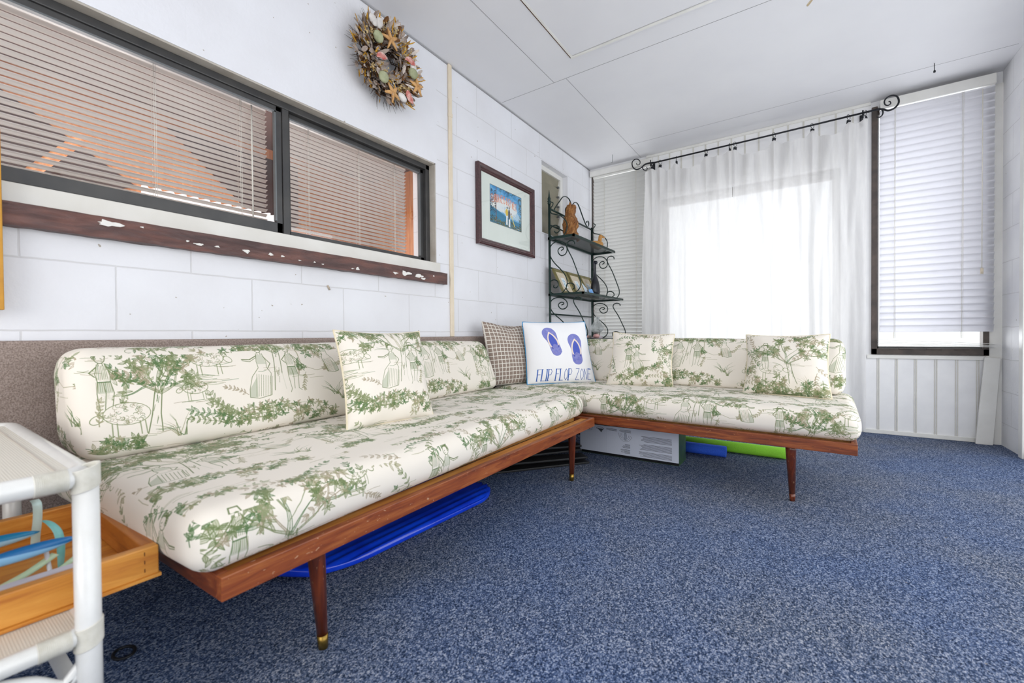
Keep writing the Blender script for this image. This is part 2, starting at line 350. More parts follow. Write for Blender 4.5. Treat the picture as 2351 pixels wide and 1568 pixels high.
def sprig(cv, x, y, ang, L, dark=.5, ls=.018):
    pts = []; a = ang
    for i in range(7): pts.append((x, y)); x += math.cos(a) * L / 6; y += math.sin(a) * L / 6; a += J(.22)
    c = pick(dark); cv.line(pts, .0024, c, .9, True)
    for i in range(1, 7):
        for sd in (-1, 1):
            leaf(cv, pts[i][0], pts[i][1], a + sd * rnd.uniform(.5, 1.1), ls * rnd.uniform(.7, 1.15), c)
    leaf(cv, pts[-1][0], pts[-1][1], a, ls * 1.2, c)
def branch(cv, x, y, ang, L, wd, depth, dark=.55):
    pts = []; a = ang; n = 6
    for i in range(n): pts.append((x, y)); x += math.cos(a) * L / (n - 1); y += math.sin(a) * L / (n - 1); a += J(.25)
    c = pick(dark); 
    for o in (-.5, .5): cv.line([(p[0] + o * wd * (1 - i / n) * math.sin(-ang) * -1, p[1] + o * wd * (1 - i / n) * math.cos(ang)) for i, p in enumerate(pts)], .0016, c, .9)
    cv.line(pts, wd * .35, c, .35, True)
    if depth == 0:
        for _ in range(3): cluster(cv, x + J(.02), y + J(.02), rnd.uniform(.018, .028), 7, dark)
        return
    for k in range(3 if depth > 1 else 2):
        p = pts[rnd.choice([2, 3, 4, 5])]; branch(cv, p[0], p[1], ang + rnd.uniform(.35, 1.0) * (1 if k % 2 else -1), L * rnd.uniform(.5, .75), wd * .5, depth - 1, dark)
    for _ in range(2): cluster(cv, pts[-1][0] + J(.015), pts[-1][1] + J(.015), .024, 7, dark)
def tree(cv, x, y, h, lean=.1, spread=1.0, depth=2):
    c = GREENS[0]; wd = h * .13
    L = [(x - wd * .6, y), (x - wd * .38 + lean * h * .2, y + h * .25), (x - wd * .32 + lean * h * .5, y + h * .6)]
    R = [(x + wd * .7, y), (x + wd * .42 + lean * h * .2, y + h * .25), (x + wd * .35 + lean * h * .5, y + h * .6)]
    cv.line(L, .0026, c, .9); cv.line(R, .0026, c, .9)
    for k in range(9):
        t = rnd.uniform(.1, .9); u0 = rnd.uniform(-.3, .45) * wd; cv.line([(x + u0 + lean * h * .5 * t, y + h * .6 * t), (x + u0 + lean * h * .5 * (t + .12) + J(.004), y + h * .6 * (t + .14))], .0014, pick(.7), .8)
    for a in (2.6, 2.05, 1.5, 1.0, .5):
        branch(cv, x + lean * h * .5 + J(.01), y + h * .55, a + J(.12), h * .42 * spread, wd * .5, depth - 1)
def grass(cv, x, y, s):
    for i in range(11):
        a = PI / 2 + J(1.0); L = s * rnd.uniform(.5, 1); c = pick(.4)
        cv.line([(x + J(s * .12), y), (x + math.cos(a) * L * .5, y + math.sin(a) * L * .55), (x + math.cos(a) * L * 1.0, y + math.sin(a) * L * .8)], .0026, c, .75, True)
def ground(cv, x, y, w_, n=9):
    for i in range(n):
        xx = x + J(w_ / 2); l = rnd.uniform(.02, .07); yy = y - rnd.uniform(0, .02); cv.line([(xx - l / 2, yy), (xx, yy + J(.004)), (xx + l / 2, yy + J(.004))], .0016, pick(.4), .6)
def bush(cv, x, y, w_, h, n=26, dark=.6):
    for i in range(n):
        t = J(1); xx = x + t * w_ / 2; yy = y + rnd.uniform(0, h) * (1 - .6 * t * t); cluster(cv, xx, yy, rnd.uniform(.013, .024), rnd.choice([5, 6, 7]), dark)
    for i in range(n // 3):
        xx = x + J(w_ / 2); cv.ring((xx, y + rnd.uniform(0, h * .5)), .012, .008, .0016, pick(dark), J(1), 0, 4.5, 10, .8)
def sheep(cv, x, y, s, d=1):
    c = GREENS[1]; cv.ell((x, y), .05 * s, .028 * s, rgb('#e6dfd4'), .95); cv.ring((x, y), .05 * s, .028 * s, .0018, c)
    for i in range(60):
        a = rnd.uniform(0, 2 * PI); r_ = rnd.uniform(.3, .95); cv.ring((x + .05 * s * r_ * math.cos(a), y + .028 * s * r_ * math.sin(a)), .005 * s, .004 * s, .0012, pick(.3), 0, a, a + 3.4, 6, .7)
    cv.ring((x + d * .062 * s, y - .008 * s), .014 * s, .009 * s, .0018, c, -d * .6); cv.seg((x + d * .055 * s, y + .004 * s), (x + d * .048 * s, y - .006 * s), .003, .002, c)
    for lx in (-.034, -.024, .024, .035):
        cv.line([(x + lx * s, y - .022 * s), (x + lx * s + J(.002), y - .055 * s)], .0026 * s, c, .85)
    ground(cv, x, y - .055 * s, .12 * s, 7)
def person(cv, x, y, s, d=1, hat=True, pose='stand'):
    c = GREENS[0]; c2 = GREENS[5]; ln = lambda p, wd=.0018, cc=c, a=.9: cv.line([(x + d * q[0] * s, y + q[1] * s) for q in p], wd, cc, a)
    CRM = rgb('#e6dfd4')
    for p_ in ([(-.014, .14), (.012, .14), (.03, .06), (.0, -.03), (-.06, -.03), (-.05, .05)], ): cv.poly([(x + d * q[0] * s, y + q[1] * s) for q in p_], CRM, .85)
    cv.ell((x, y + .167 * s), .017 * s, .020 * s, CRM, 1); cv.ring((x, y + .167 * s), .015 * s, .018 * s, .0018, c); ln([(-.006, .150), (-.006, .140)]); ln([(.006, .150), (.006, .140)]); ln([(.004, .168), (.007, .165)], .0018); ln([(.004, .158), (.009, .158)], .0014)
    for k in range(7): a_ = 1.2 + k * .38; cv.ring((x + d * math.cos(a_) * .015 * s, y + (.172 + math.sin(a_) * .014) * s), .005 * s, .004 * s, .0014, c)
    if hat: ln([(-.034, .178), (-.014, .186), (.016, .186), (.036, .177)], .0042); ln([(-.016, .186), (-.012, .204), (.012, .205), (.017, .186)], .003)
    else:
        cv.ring((x - d * .01 * s, y + .19 * s), .008 * s, .006 * s, .0022, c)
    if pose == 'sit':
        ln([(-.012, .145), (-.02, .11), (-.018, .085), (-.05, .05), (-.07, .0), (-.075, -.03)]); ln([(.012, .145), (.02, .11), (.016, .085), (.03, .06), (.02, .02), (.01, -.03)])
        ln([(-.075, -.03), (-.04, -.038), (.01, -.03)]); cv.poly([(x + d * a_ * s, y + b_ * s) for a_, b_ in [(-.07, 0), (-.075, -.03), (-.045, -.034), (-.03, .05)]], c2, .25)
        for k in range(8): a_ = -.05 + k * .009; ln([(a_ + .02, .06 - k * .002), (a_, -.03)], .0014, pick(.7), .8)
        ln([(-.014, .135), (-.045, .12), (-.075, .122)], .003); ln([(-.016, .128), (-.045, .112), (-.075, .117)]); ln([(.014, .13), (.035, .1), (.02, .08)], .0026)
        cv.poly([(x + d * a_ * s, y + b_ * s) for a_, b_ in [(-.014, .14), (.012, .14), (.018, .1), (-.018, .1)]], c2, .2)
    else:
        ln([(-.01, .145), (-.02, .11), (-.016, .08), (-.022, .04), (-.02, -.02), (-.028, -.035)]); ln([(.012, .145), (.022, .11), (.02, .08), (.026, .04), (.014, -.02), (.026, -.03)])
        ln([(.0, .075), (.003, .04), (-.006, -.02)]); ln([(-.016, .08), (.02, .08)], .003, c2)
        ln([(.016, .135), (.045, .105), (.07, .075), (.078, .07)], .0026); ln([(.018, .125), (.04, .095), (.066, .066)])
        ln([(-.014, .135), (-.035, .115), (-.022, .1)], .0026)
        for k in range(9): ln([(-.02 + k * .005, .08), (-.022 + k * .0055, .045)], .0012, pick(.6), .7)
        for k in range(7): ln([(-.012 + k * .004, .14), (-.016 + k * .005, .09)], .0013, pick(.7), .7)
        cv.poly([(x + d * a_ * s, y + b_ * s) for a_, b_ in [(-.018, .08), (.02, .08), (.024, .04), (-.02, .04)]], c2, .2)
def fence(cv, x, y, w_):
    c = GREENS[0]
    for k in range(3): cv.line([(x, y + k * .014), (x + w_, y + k * .014 + J(.004))], .003, c, .6)
    for k in range(3): xx = x + w_ * (.15 + .33 * k); cv.line([(xx, y - .014), (xx, y + .042)], .006, GREENS[1], .6)
RPT = 0.84   # metres per repeat
def toile():
    cv = Canvas(1792, 1792, rgb('#e6dfd4'), True, 1792 / RPT)
    # scene one: courting group under the big tree, sheep beside it
    for k in range(70): cluster(cv, .45 + J(.16), .045 + abs(J(.055)), rnd.uniform(.012, .02), 6, .75)
    fence(cv, .36, .055, .12)
    tree(cv, .50, .14, .25, .15, 1.15, 3)
    person(cv, .455, .15, .85, 1, False, 'sit'); person(cv, .56, .155, .8, 1, True)
    cv.line([(.62, .215), (.66, .2), (.7, .205), (.73, .235), (.70, .33)], .0018, GREENS[3], .8); person(cv, .715, .21, .6, -1, False, 'sit')
    for k in range(5): sprig(cv, .33 + J(.03), .07 + J(.02), 2.6 + J(.5), .09, .5)
    bush(cv, .62, .02, .16, .07, 26); grass(cv, .72, .1, .09); grass(cv, .745, .08, .07)
    sheep(cv, .285, .265, 1.0); sheep(cv, .235, .175, .7, -1); ground(cv, .27, .19, .16)
    # scene two: boy, goat and a pollard
    tree(cv, .115, .06, .2, .25, 1.1, 2)
    for k in range(6): sprig(cv, .14 + J(.02), .19, 1.57 + J(1.2), .1, .5, .016)
    person(cv, .02, .15, .75, 1, True); sheep(cv, .06, .12, 1.05, -1); bush(cv, .03, .02, .14, .04, 22); grass(cv, .18, .04, .1)
    # top half: musicians on a bank, loose boughs
    o = .42
    person(cv, .16, o + .12, .75, 1, True); person(cv, .215, o + .1, .75, -1, False, 'sit'); bush(cv, .19, o + .02, .2, .07, 30); sprig(cv, .1, o + .06, 2.3, .14, .6); sprig(cv, .08, o + .1, 1.9, .12, .6)
    sprig(cv, .28, o + .05, .2, .1, .4); sprig(cv, .3, o + .1, .7, .1, .4)
    for k in range(4): sprig(cv, .36 + J(.04), o + .2 + J(.03), J(3), .08, .6)
    sheep(cv, .46, o + .13, 1.15); person(cv, .43, o + .14, .7, -1, True); bush(cv, .46, o + .02, .16, .045, 20); tree(cv, .56, o + .05, .2, -.2, 1.1, 2)
    for k in range(5): sprig(cv, .7 + J(.06), o + .08 + k * .035, J(3.1), .09, .6)
    bush(cv, .72, o + .0, .14, .05, 18); sheep(cv, .72, o + .25, .7); grass(cv, .63, o + .03, .09)
    for k in range(9): sprig(cv, rnd.uniform(0, RPT), o + .31 + J(.05), J(.5) + (PI if rnd.random() < .5 else 0), .1, .5)
    for k in range(14): sprig(cv, rnd.uniform(0, RPT), rnd.uniform(0, RPT), rnd.uniform(0, 6.28), rnd.uniform(.05, .09), .3, .013)
    for k in range(26): ground(cv, rnd.uniform(0, RPT), rnd.uniform(0, RPT), .1, 4)
    for k in range(44): cluster(cv, rnd.uniform(0, RPT), rnd.choice([.37, .40, .8, .42]) + J(.03), rnd.uniform(.014, .022), 6, .5)
    for cx_, cy_, n_ in ((.34, .36, 18), (.08, .37, 14), (.66, .39, 16), (.30, .53, 12), (.60, .74, 16), (.20, .76, 14), (.42, .78, 12)):
        for k in range(n_): cluster(cv, cx_ + J(.07), cy_ + J(.022), rnd.uniform(.013, .022), 7, .6)
        sprig(cv, cx_, cy_, rnd.uniform(2.4, 3.6), .11, .6, .017); sprig(cv, cx_, cy_, rnd.uniform(-.5, .5), .11, .6, .017)
    return cv.image('toile_pattern')
IM_TOILE = toile()
M_TOILE = imgmat('green_toile_cotton', IM_TOILE, 0.85, 0.35, wr=7)
M_PIPING = mat('cream_piping', '#e6dcc3', 0.8, var='#d8ccae', nscale=40)

# ------------------------------------------------------------------ room shell
def floor_and_ceiling():
    struct('floor', B(-0.2, 3.2, -6.3, 0.05, -0.06, 0.0), M_CARPET, 'speckled blue carpet floor of the porch room')
    c = struct('ceiling', B(-0.2, 3.2, -6.3, 0.2, 2.5, 2.56), M_CEIL, 'pale grey painted board ceiling')
    bm = bmesh.new()
    for a in ((0.456, 0.459, -6.0, -1.615), (0.546, 0.549, -1.605, -0.01), (0.02, 2.95, -1.612, -1.609), (0.55, 2.95, -0.352, -0.350)):
        box(bm, a[0], a[1], a[2], a[3], 2.4992, 2.5005)
    obj('seam', bm, M_SEAM, c)
    h = thing('trim_1', (1.1, -2.2, 2.49), 'flush ceiling hatch with rusty gap along one edge', None, None, 'structure')
    obj('hatch_panel', B(0.69, 1.62, -2.75, -1.81, 2.494, 2.4995), M_CEIL, h)
    obj('edge_gap', B(0.668, 0.677, -2.75, -1.784, 2.4985, 2.4998), M_RUST, h, label='rust brown gap along the hatch edge')
    bm = bmesh.new(); box(bm, 0.677, 0.690, -2.75, -1.80, 2.493, 2.4995); box(bm, 0.677, 1.65, -1.80, -1.786, 2.490, 2.4995); box(bm, 0.67, 1.65, -1.786, -1.782, 2.4985, 2.4998, mi=1)
    obj('hatch_trim', bm, [M_TRIM, M_RUST], h)
floor_and_ceiling()

WX0 = -0.20
def left_wall():
    bm = bmesh.new(); y0 = -6.3
    box(bm, WX0, 0, y0, 0.15, 0, 1.157)
    box(bm, WX0, 0, y0, 0.15, 2.279, 2.5)
    box(bm, WX0, 0, -2.303, 0.15, 1.157, 1.66)
    box(bm, WX0, 0, y0, -1.005, 1.83, 2.279)
    box(bm, WX0, 0, y0, -4.75, 1.157, 1.83)
    box(bm, WX0, 0, -2.303, -1.005, 1.66, 1.83)
    box(bm, WX0, 0, -0.515, 0.15, 1.66, 2.279)
    w_ = struct('wall_left', bm, M_WL, 'white painted concrete block wall with long window')
    # reveals
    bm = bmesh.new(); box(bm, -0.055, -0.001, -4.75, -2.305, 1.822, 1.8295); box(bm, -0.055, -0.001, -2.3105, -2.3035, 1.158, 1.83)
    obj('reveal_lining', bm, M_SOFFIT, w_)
    struct('trim_2', B(-0.05, 0.006, -4.75, -2.275, 1.157, 1.219), M_SILLWHITE, 'white painted sill strip under the long window', bevel=.003)
left_wall()

def peel_material():
    m, nt, bs = newmat('peeling_brown_paint'); v = coords(nt, (1, .35, 1))
    n = noise(nt, v, 5, 4, .6); base = ramp(nt, noise(nt, coords(nt, (1, .4, 2)), 14, 5), [(0.35, hexc('#4b3735')), (0.5, hexc('#5b403c')), (0.62, hexc('#6e4a42'))])
    nt.links.new(base, bs.inputs['Base Color']); bs.inputs['Roughness'].default_value = .45
    bump(nt, bs, noise(nt, coords(nt, (1, .5, 1.6)), 30, 6, .65, 1.2), .7, .008); return m
def ledge():
    t = thing('window_ledge', (0.03, -3.5, 1.088), 'dark brown wooden ledge with peeling paint under the long window', 'ledge')
    bm = bmesh.new(); N = 150; y0, y1 = -4.75, -2.243; prof = [(0.001, 1.089), (.034, 1.089), (.034, 1.157), (.001, 1.157)]; rings = []
    for i in range(N + 1):
        y = y0 + (y1 - y0) * i / N; rings.append([bm.verts.new((x + (mnoise.noise((y * 14, z * 9, 1)) * .003 if x > .01 else 0), y, z + mnoise.noise((y * 22, x * 30, z * 5)) * .003 * (1 if z < 1.1 else .3))) for x, z in prof])
    for i in range(N):
        for k in range(4): bm.faces.new((rings[i][k], rings[i][(k + 1) % 4], rings[i + 1][(k + 1) % 4], rings[i + 1][k]))
    bm.faces.new(rings[0]); bm.faces.new(rings[-1])
    obj('board', bm, peel_material(), t)
    rr = random.Random(3); mp = mat('bare_white_primer', '#e9e7e2', .6)
    chips = [(-3.83, 1.137, .040, .012), (-3.75, 1.142, .006, .003), (-3.62, 1.118, .006, .004), (-3.585, 1.112, .018, .006), (-3.525, 1.113, .012, .004), (-3.42, 1.112, .016, .009), (-3.325, 1.114, .012, .008), (-3.275, 1.113, .011, .005), (-3.20, 1.106, .008, .003), (-3.13, 1.108, .006, .004), (-3.09, 1.104, .008, .003), (-2.90, 1.106, .012, .010), (-2.585, 1.118, .045, .016), (-2.66, 1.112, .02, .008), (-2.485, 1.115, .040, .014), (-2.45, 1.102, .02, .008), (-2.365, 1.128, .006, .006), (-2.93, 1.103, .01, .003)]
    for cy, cz, ry, rz in chips:
        n = 18; ph = rr.uniform(0, 6); vs = []; bm = bmesh.new()
        for k in range(n):
            a = 2 * PI * k / n; r_ = .72 + .3 * math.sin(3 * a + ph) * .5 + rr.uniform(-.22, .22); vs.append((cy + ry * r_ * math.cos(a), cz + rz * r_ * math.sin(a)))
        a_ = [bm.verts.new((.0375, p[0], p[1])) for p in vs]; b_ = [bm.verts.new((.030, p[0], p[1])) for p in vs]
        bm.faces.new(a_)
        for k in range(n): bm.faces.new((a_[k], a_[(k + 1) % n], b_[(k + 1) % n], b_[k]))
        obj('bare_patch', bm, mp, t, label='white flaked patch')
ledge()

def long_window():
    t = thing('window_1', (-.07, -3.5, 1.219), 'long dark aluminium sliding window with blinds behind its panes', None, None, 'structure')
    X0, X1 = -.115, -.045; zt, zb = 1.822, 1.22
    bm = bmesh.new()
    box(bm, X0, X1, -4.72, -2.312, zt - .03, zt); box(bm, X0, X1, -4.72, -2.312, zb, zb + .012)
    box(bm, X0, X1, -2.342, -2.312, zb, zt); box(bm, X0, X1, -4.75, -4.72, zb, zt); box(bm, X0, X1 - .004, -3.222, -3.192, zb, zt)
    obj('window_frame', bm, M_DARKAL, t, bevel=.003)
    for (ya, yb, xo, zz) in ((-4.70, -3.225, .018, .045), (-3.195, -2.34, 0, .022)):
        bm = bmesh.new(); xa, xb = X0 + .02 + xo, X0 + .045 + xo
        box(bm, xa, xb, ya, yb, zb + .012, zb + .012 + zz); box(bm, xa, xb, ya, yb, zt - .03 - .022, zt - .03); box(bm, xa, xb, ya, ya + .018, zb + .012, zt - .03); box(bm, xa, xb, yb - .026, yb, zb + .012, zt - .03)
        s = obj('sash', bm, M_DARKAL, t, bevel=.002)
        obj('pane', B((xa + xb) / 2 - .002, (xa + xb) / 2 + .002, ya + .018, yb - .026, zb + .012 + zz, zt - .052), M_GLASS, s)
        bm = bmesh.new(); box(bm, xa + .008, xb + .001, yb - .031, yb - .025, zb + .02 + zz, zt - .05); box(bm, xa + .008, xb + .001, ya + .016, yb - .025, zt - .058, zt - .052)
        obj('gasket', bm, M_GREYAL, s)
long_window()

def blind(name, label, axis, a0, a1, depth, z0, z1, pitch, wdt, tilt, m_slat, group, cords, headrail=None, sag=0, wand=None, railmat=None, bottom=True, skip=0, thick=.0006):
    """slats run along axis ('x' or 'y') from a0 to a1 at the given depth; tilt in degrees from horizontal"""
    def P(a, d, z): return (a, depth + d, z) if axis == 'x' else (depth + d, a, z)
    t = thing(name, P((a0 + a1) / 2, 0, z0), label, 'blind', group)
    bm = bmesh.new(); n = int((z1 - z0) / pitch); th = math.radians(tilt)
    for i in range(n):
        z = z1 - (i + .5) * pitch
        for s in range(3):
            pass
        prof = []
        for k in range(5):
            q = (k / 4 - .5) * wdt; cr = (1 - (2 * k / 4 - 1) ** 2) * wdt * .13
            prof.append((q * math.cos(th) - cr * math.sin(th), q * math.sin(th) + cr * math.cos(th)))
        dz = sag * math.sin(i * 12.9) * .3
        top = [[bm.verts.new(P(a, p[0], z + p[1] + dz * (1 if a == a1 else -1))) for p in prof] for a in (a0, a1)]
        bot = [[bm.verts.new(P(a, p[0] + math.sin(th) * thick, z + p[1] - math.cos(th) * thick + dz * (1 if a == a1 else -1))) for p in prof] for a in (a0, a1)]
        for k in range(4):
            f = bm.faces.new((top[0][k], top[0][k + 1], top[1][k + 1], top[1][k])); f.smooth = True
            if thick > .0008: f = bm.faces.new((bot[0][k], bot[1][k], bot[1][k + 1], bot[0][k + 1])); f.smooth = True
        if thick > .0008:
            for e in (0, 4): bm.faces.new((top[0][e], top[1][e], bot[1][e], bot[0][e]))
            for e in (0, 1): bm.faces.new([top[e][k] for k in range(5)] + [bot[e][k] for k in range(4, -1, -1)])
        else:
            for e in (0, 1):
                for v in bot[e]: bm.verts.remove(v)
    obj('slats', bm, m_slat, t, normals=False)
    hr = headrail or (z1, z1 + .03, wdt * .6)
    q = P(0, 0, 0); bm = bmesh.new(); lo, hi = P(a0, -hr[2], hr[0]), P(a1, hr[2], hr[1]); box(bm, lo[0], hi[0], lo[1], hi[1], lo[2], hi[2]); obj('headrail', bm, railmat or M_TRIM, t, bevel=.002)
    if bottom:
        lo, hi = P(a0, -wdt * .45, z0 - .012), P(a1, wdt * .45, z0 + .0); obj('bottom_rail', B(lo[0], hi[0], lo[1], hi[1], lo[2], hi[2]), railmat or M_TRIM, t, bevel=.003)
    for a in cords:
        bm = bmesh.new()
        for d in (-wdt * .5, wdt * .5):
            tube(bm, [P(a, d * math.cos(th) * 1.15 + (math.copysign(.002, d)), z) for z in (z0, z1)], .0009 if wdt < .03 else .0012, n=5)
        tube(bm, [P(a + .006, wdt * .5 * math.cos(th) + .003 if axis == 'y' else -wdt * .5 * math.cos(th) - .003, z) for z in (z0, z1)], .0009, n=5)
        zz = z1 - pitch * .5
        while zz > z0:
            p_, q_ = P(a, -wdt * .5 * math.cos(th) * 1.15 - .002, zz - .002), P(a, wdt * .5 * math.cos(th) * 1.15 + .002, zz - .002); tube(bm, [p_, q_, P(a + .006, (wdt * .5 * math.cos(th) + .003) * (1 if axis == 'y' else -1), zz)], .0006, n=3); zz -= pitch * 2
        obj('ladder_cord', bm, M_CORD, t)
    if wand:
        a, z, d = wand; obj('wand', TB([P(a, d, z1 - .01), P(a, d, z)], .003, n=6), M_CORD, t)
    return t
blind('mini_blind', 'white mini blind behind the left pane of the long window', 'y', -4.70, -3.245, -.15, 1.23, 1.80, .0222, .021, 26, M_SLATIN, 'mini blinds in the long window', (-4.12, -3.66, -3.36), (1.80, 1.825, .014), wand=(-3.315, 1.28, .02), thick=.0009)
blind('mini_blind', 'white mini blind behind the right pane of the long window', 'y', -3.20, -2.415, -.15, 1.23, 1.79, .0205, .020, 26, M_SLATIN, 'mini blinds in the long window', (-3.05, -2.76, -2.51), (1.79, 1.815, .014), wand=(-3.175, 1.5, .02), thick=.0009)

def inner_room():
    M_OR = wood('tan_panelling', '#a8673c', '#c08050', '#d19a68', (12, 12, 1), 3, .5)
    w_ = struct('wall_inner', B(-2.5, -2.44, -6.3, 0.0, 0, 2.6), M_OR, 'tan panelled wall of the room beyond the long window')
    bm = bmesh.new(); box(bm, -2.5, WX0 - .002, -.9, -.84, 0, 2.6); box(bm, -2.5, WX0 - .002, -6.3, -6.24, 0, 2.6); struct('wall_inner_end', bm, M_OR, 'end walls of the room beyond the long window')
    struct('ceiling_inner', B(-2.5, WX0 - .002, -6.3, -.84, 2.6, 2.65), mat('dark_inner_ceiling', '#5a4038', .7), 'dark ceiling of the inner room')
    struct('floor_inner', B(-2.5, WX0 - .002, -6.3, -.84, -.05, 0.0), mat('inner_floor', '#8a6a50', .6), 'brown floor of the inner room')
    M_DK = mat('dark_brown_gable', '#3c2824', .6); bm = bmesh.new()
    for pts in (((-5.6, 2.5), (-3.95, 2.5), (-3.1, 1.95), (-3.9, 1.62), (-5.6, 1.62)), ((-2.9, 2.5), (-1.8, 2.5), (-1.8, 1.9), (-2.1, 1.8))):
        a = [bm.verts.new((-2.42, y, z)) for y, z in pts]; b = [bm.verts.new((-2.445, y, z)) for y, z in pts]; bm.faces.new(a); bm.faces.new(b)
        for k in range(len(a)): bm.faces.new((a[k], a[k - 1], b[k - 1], b[k]))
    struct('trim_3', bm, M_DK, 'dark brown sloped panel seen through the blinds')
    t = thing('beam', (-1.9, -3.6, 1.2), 'slanted tan timber seen through the left mini blind', 'beam'); obj('timber', TB([(-1.9, -4.4, .9), (-1.9, -3.5, 2.05)], .03, n=4), M_OR, t)
    bm = bmesh.new(); N = 90
    for (ya, yb) in ((-4.9, -3.9), (-3.3, -2.4)):
        vs = [[bm.verts.new((-1.6 + .03 * math.sin(i * .9), ya + (yb - ya) * i / N, z)) for i in range(N + 1)] for z in (.2, 1.74)]
        for i in range(N): bm.faces.new((vs[0][i], vs[0][i + 1], vs[1][i + 1], vs[1][i])).smooth = True
    obj('cafe_curtain', bm, cloth('inner_white_cloth', '#f0eff2', .3, .0), None, 'white gathered curtain in the room beyond the long window', 'curtain')
    l = bpy.data.lights.new('inner_room_fill', 'AREA'); l.size = 1.6; l.energy = 30; l.color = (1, .95, .9); o = bpy.data.objects.new('inner_room_fill', l); COL.objects.link(o); o.location = (-1.2, -3.2, 2.55)  # added area light without a fixture, brightens the room beyond the blinds
area('inner_slat_fill', (-2.38, -3.3, 1.0), (0, -PI / 2, 0), 1.3, 3.5, 95, (.97, .98, 1))  # added fill light, no window behind it; brightens the mini blind slats from inside
inner_room()

def louvre_window():
    t = thing('window_2', (-.08, -.76, 1.66), 'narrow jalousie window with olive glass louvres behind the rack', None, None, 'structure')
    bm = bmesh.new(); box(bm, -.17, -.05, -1.004, -.516, 2.238, 2.279); box(bm, -.17, -.05, -1.004, -.99, 1.661, 2.238); box(bm, -.17, -.05, -.565, -.516, 1.661, 2.238); box(bm, -.17, -.05, -1.004, -.516, 1.661, 1.675)
    obj('window_frame', bm, M_TRIM, t, bevel=.002)
    mg = mat('olive_louvre_glass', '#8d8875', .25, var='#7d7866', nscale=5)
    for k in range(6):
        z = 1.68 + k * .093; bm = bmesh.new(); vs = []
        Mx = Matrix.Translation((-.08, 0, z + .05)) @ Matrix.Rotation(math.radians(12), 4, 'Y')
        box(bm, -.003, .003, -.99, -.567, -.055, .055, Mx); obj('louvre', bm, mg, t)
    bm = bmesh.new()
    for k in range(6): box(bm, -.08, -.06, -.585, -.57, 1.70 + k * .093, 1.715 + k * .093)
    obj('louvre_clip', bm, M_GREYAL, t)
louvre_window()

# wall-side trims
bm = bmesh.new(); box(bm, 0.0, .012, -2.188, -2.157, .762, 2.499); box(bm, 0.0, .0145, -2.19, -2.155, 2.165, 2.19)
struct('trim_4', bm, M_CREAM, 'cream vertical conduit strip running up the block wall', bevel=.003)
bm = bmesh.new(); box(bm, .001, .03, -6.0, -.05, 0.001, .762); 
struct('trim_5', bm, M_TWEED, 'taupe carpet covered panel along the wall behind the sofa', bevel=.008)
bm = bmesh.new(); tube(bm, [(.002, -6, 2.494), (.002, 0, 2.494)], .0035, n=6); struct('trim_6', bm, M_SEAM, 'thin dark joint where block wall meets ceiling')
bm = bmesh.new()
tube(bm, [(.003, -3.045, 1.012), (.006, -3.04, 1.0), (.004, -3.035, .992)], .004, n=6)
obj('paint_blister', bm, mat('exposed_tan_paint', '#b8aa98', .7), None, 'small tan chip in the white block wall below the ledge', 'chip')

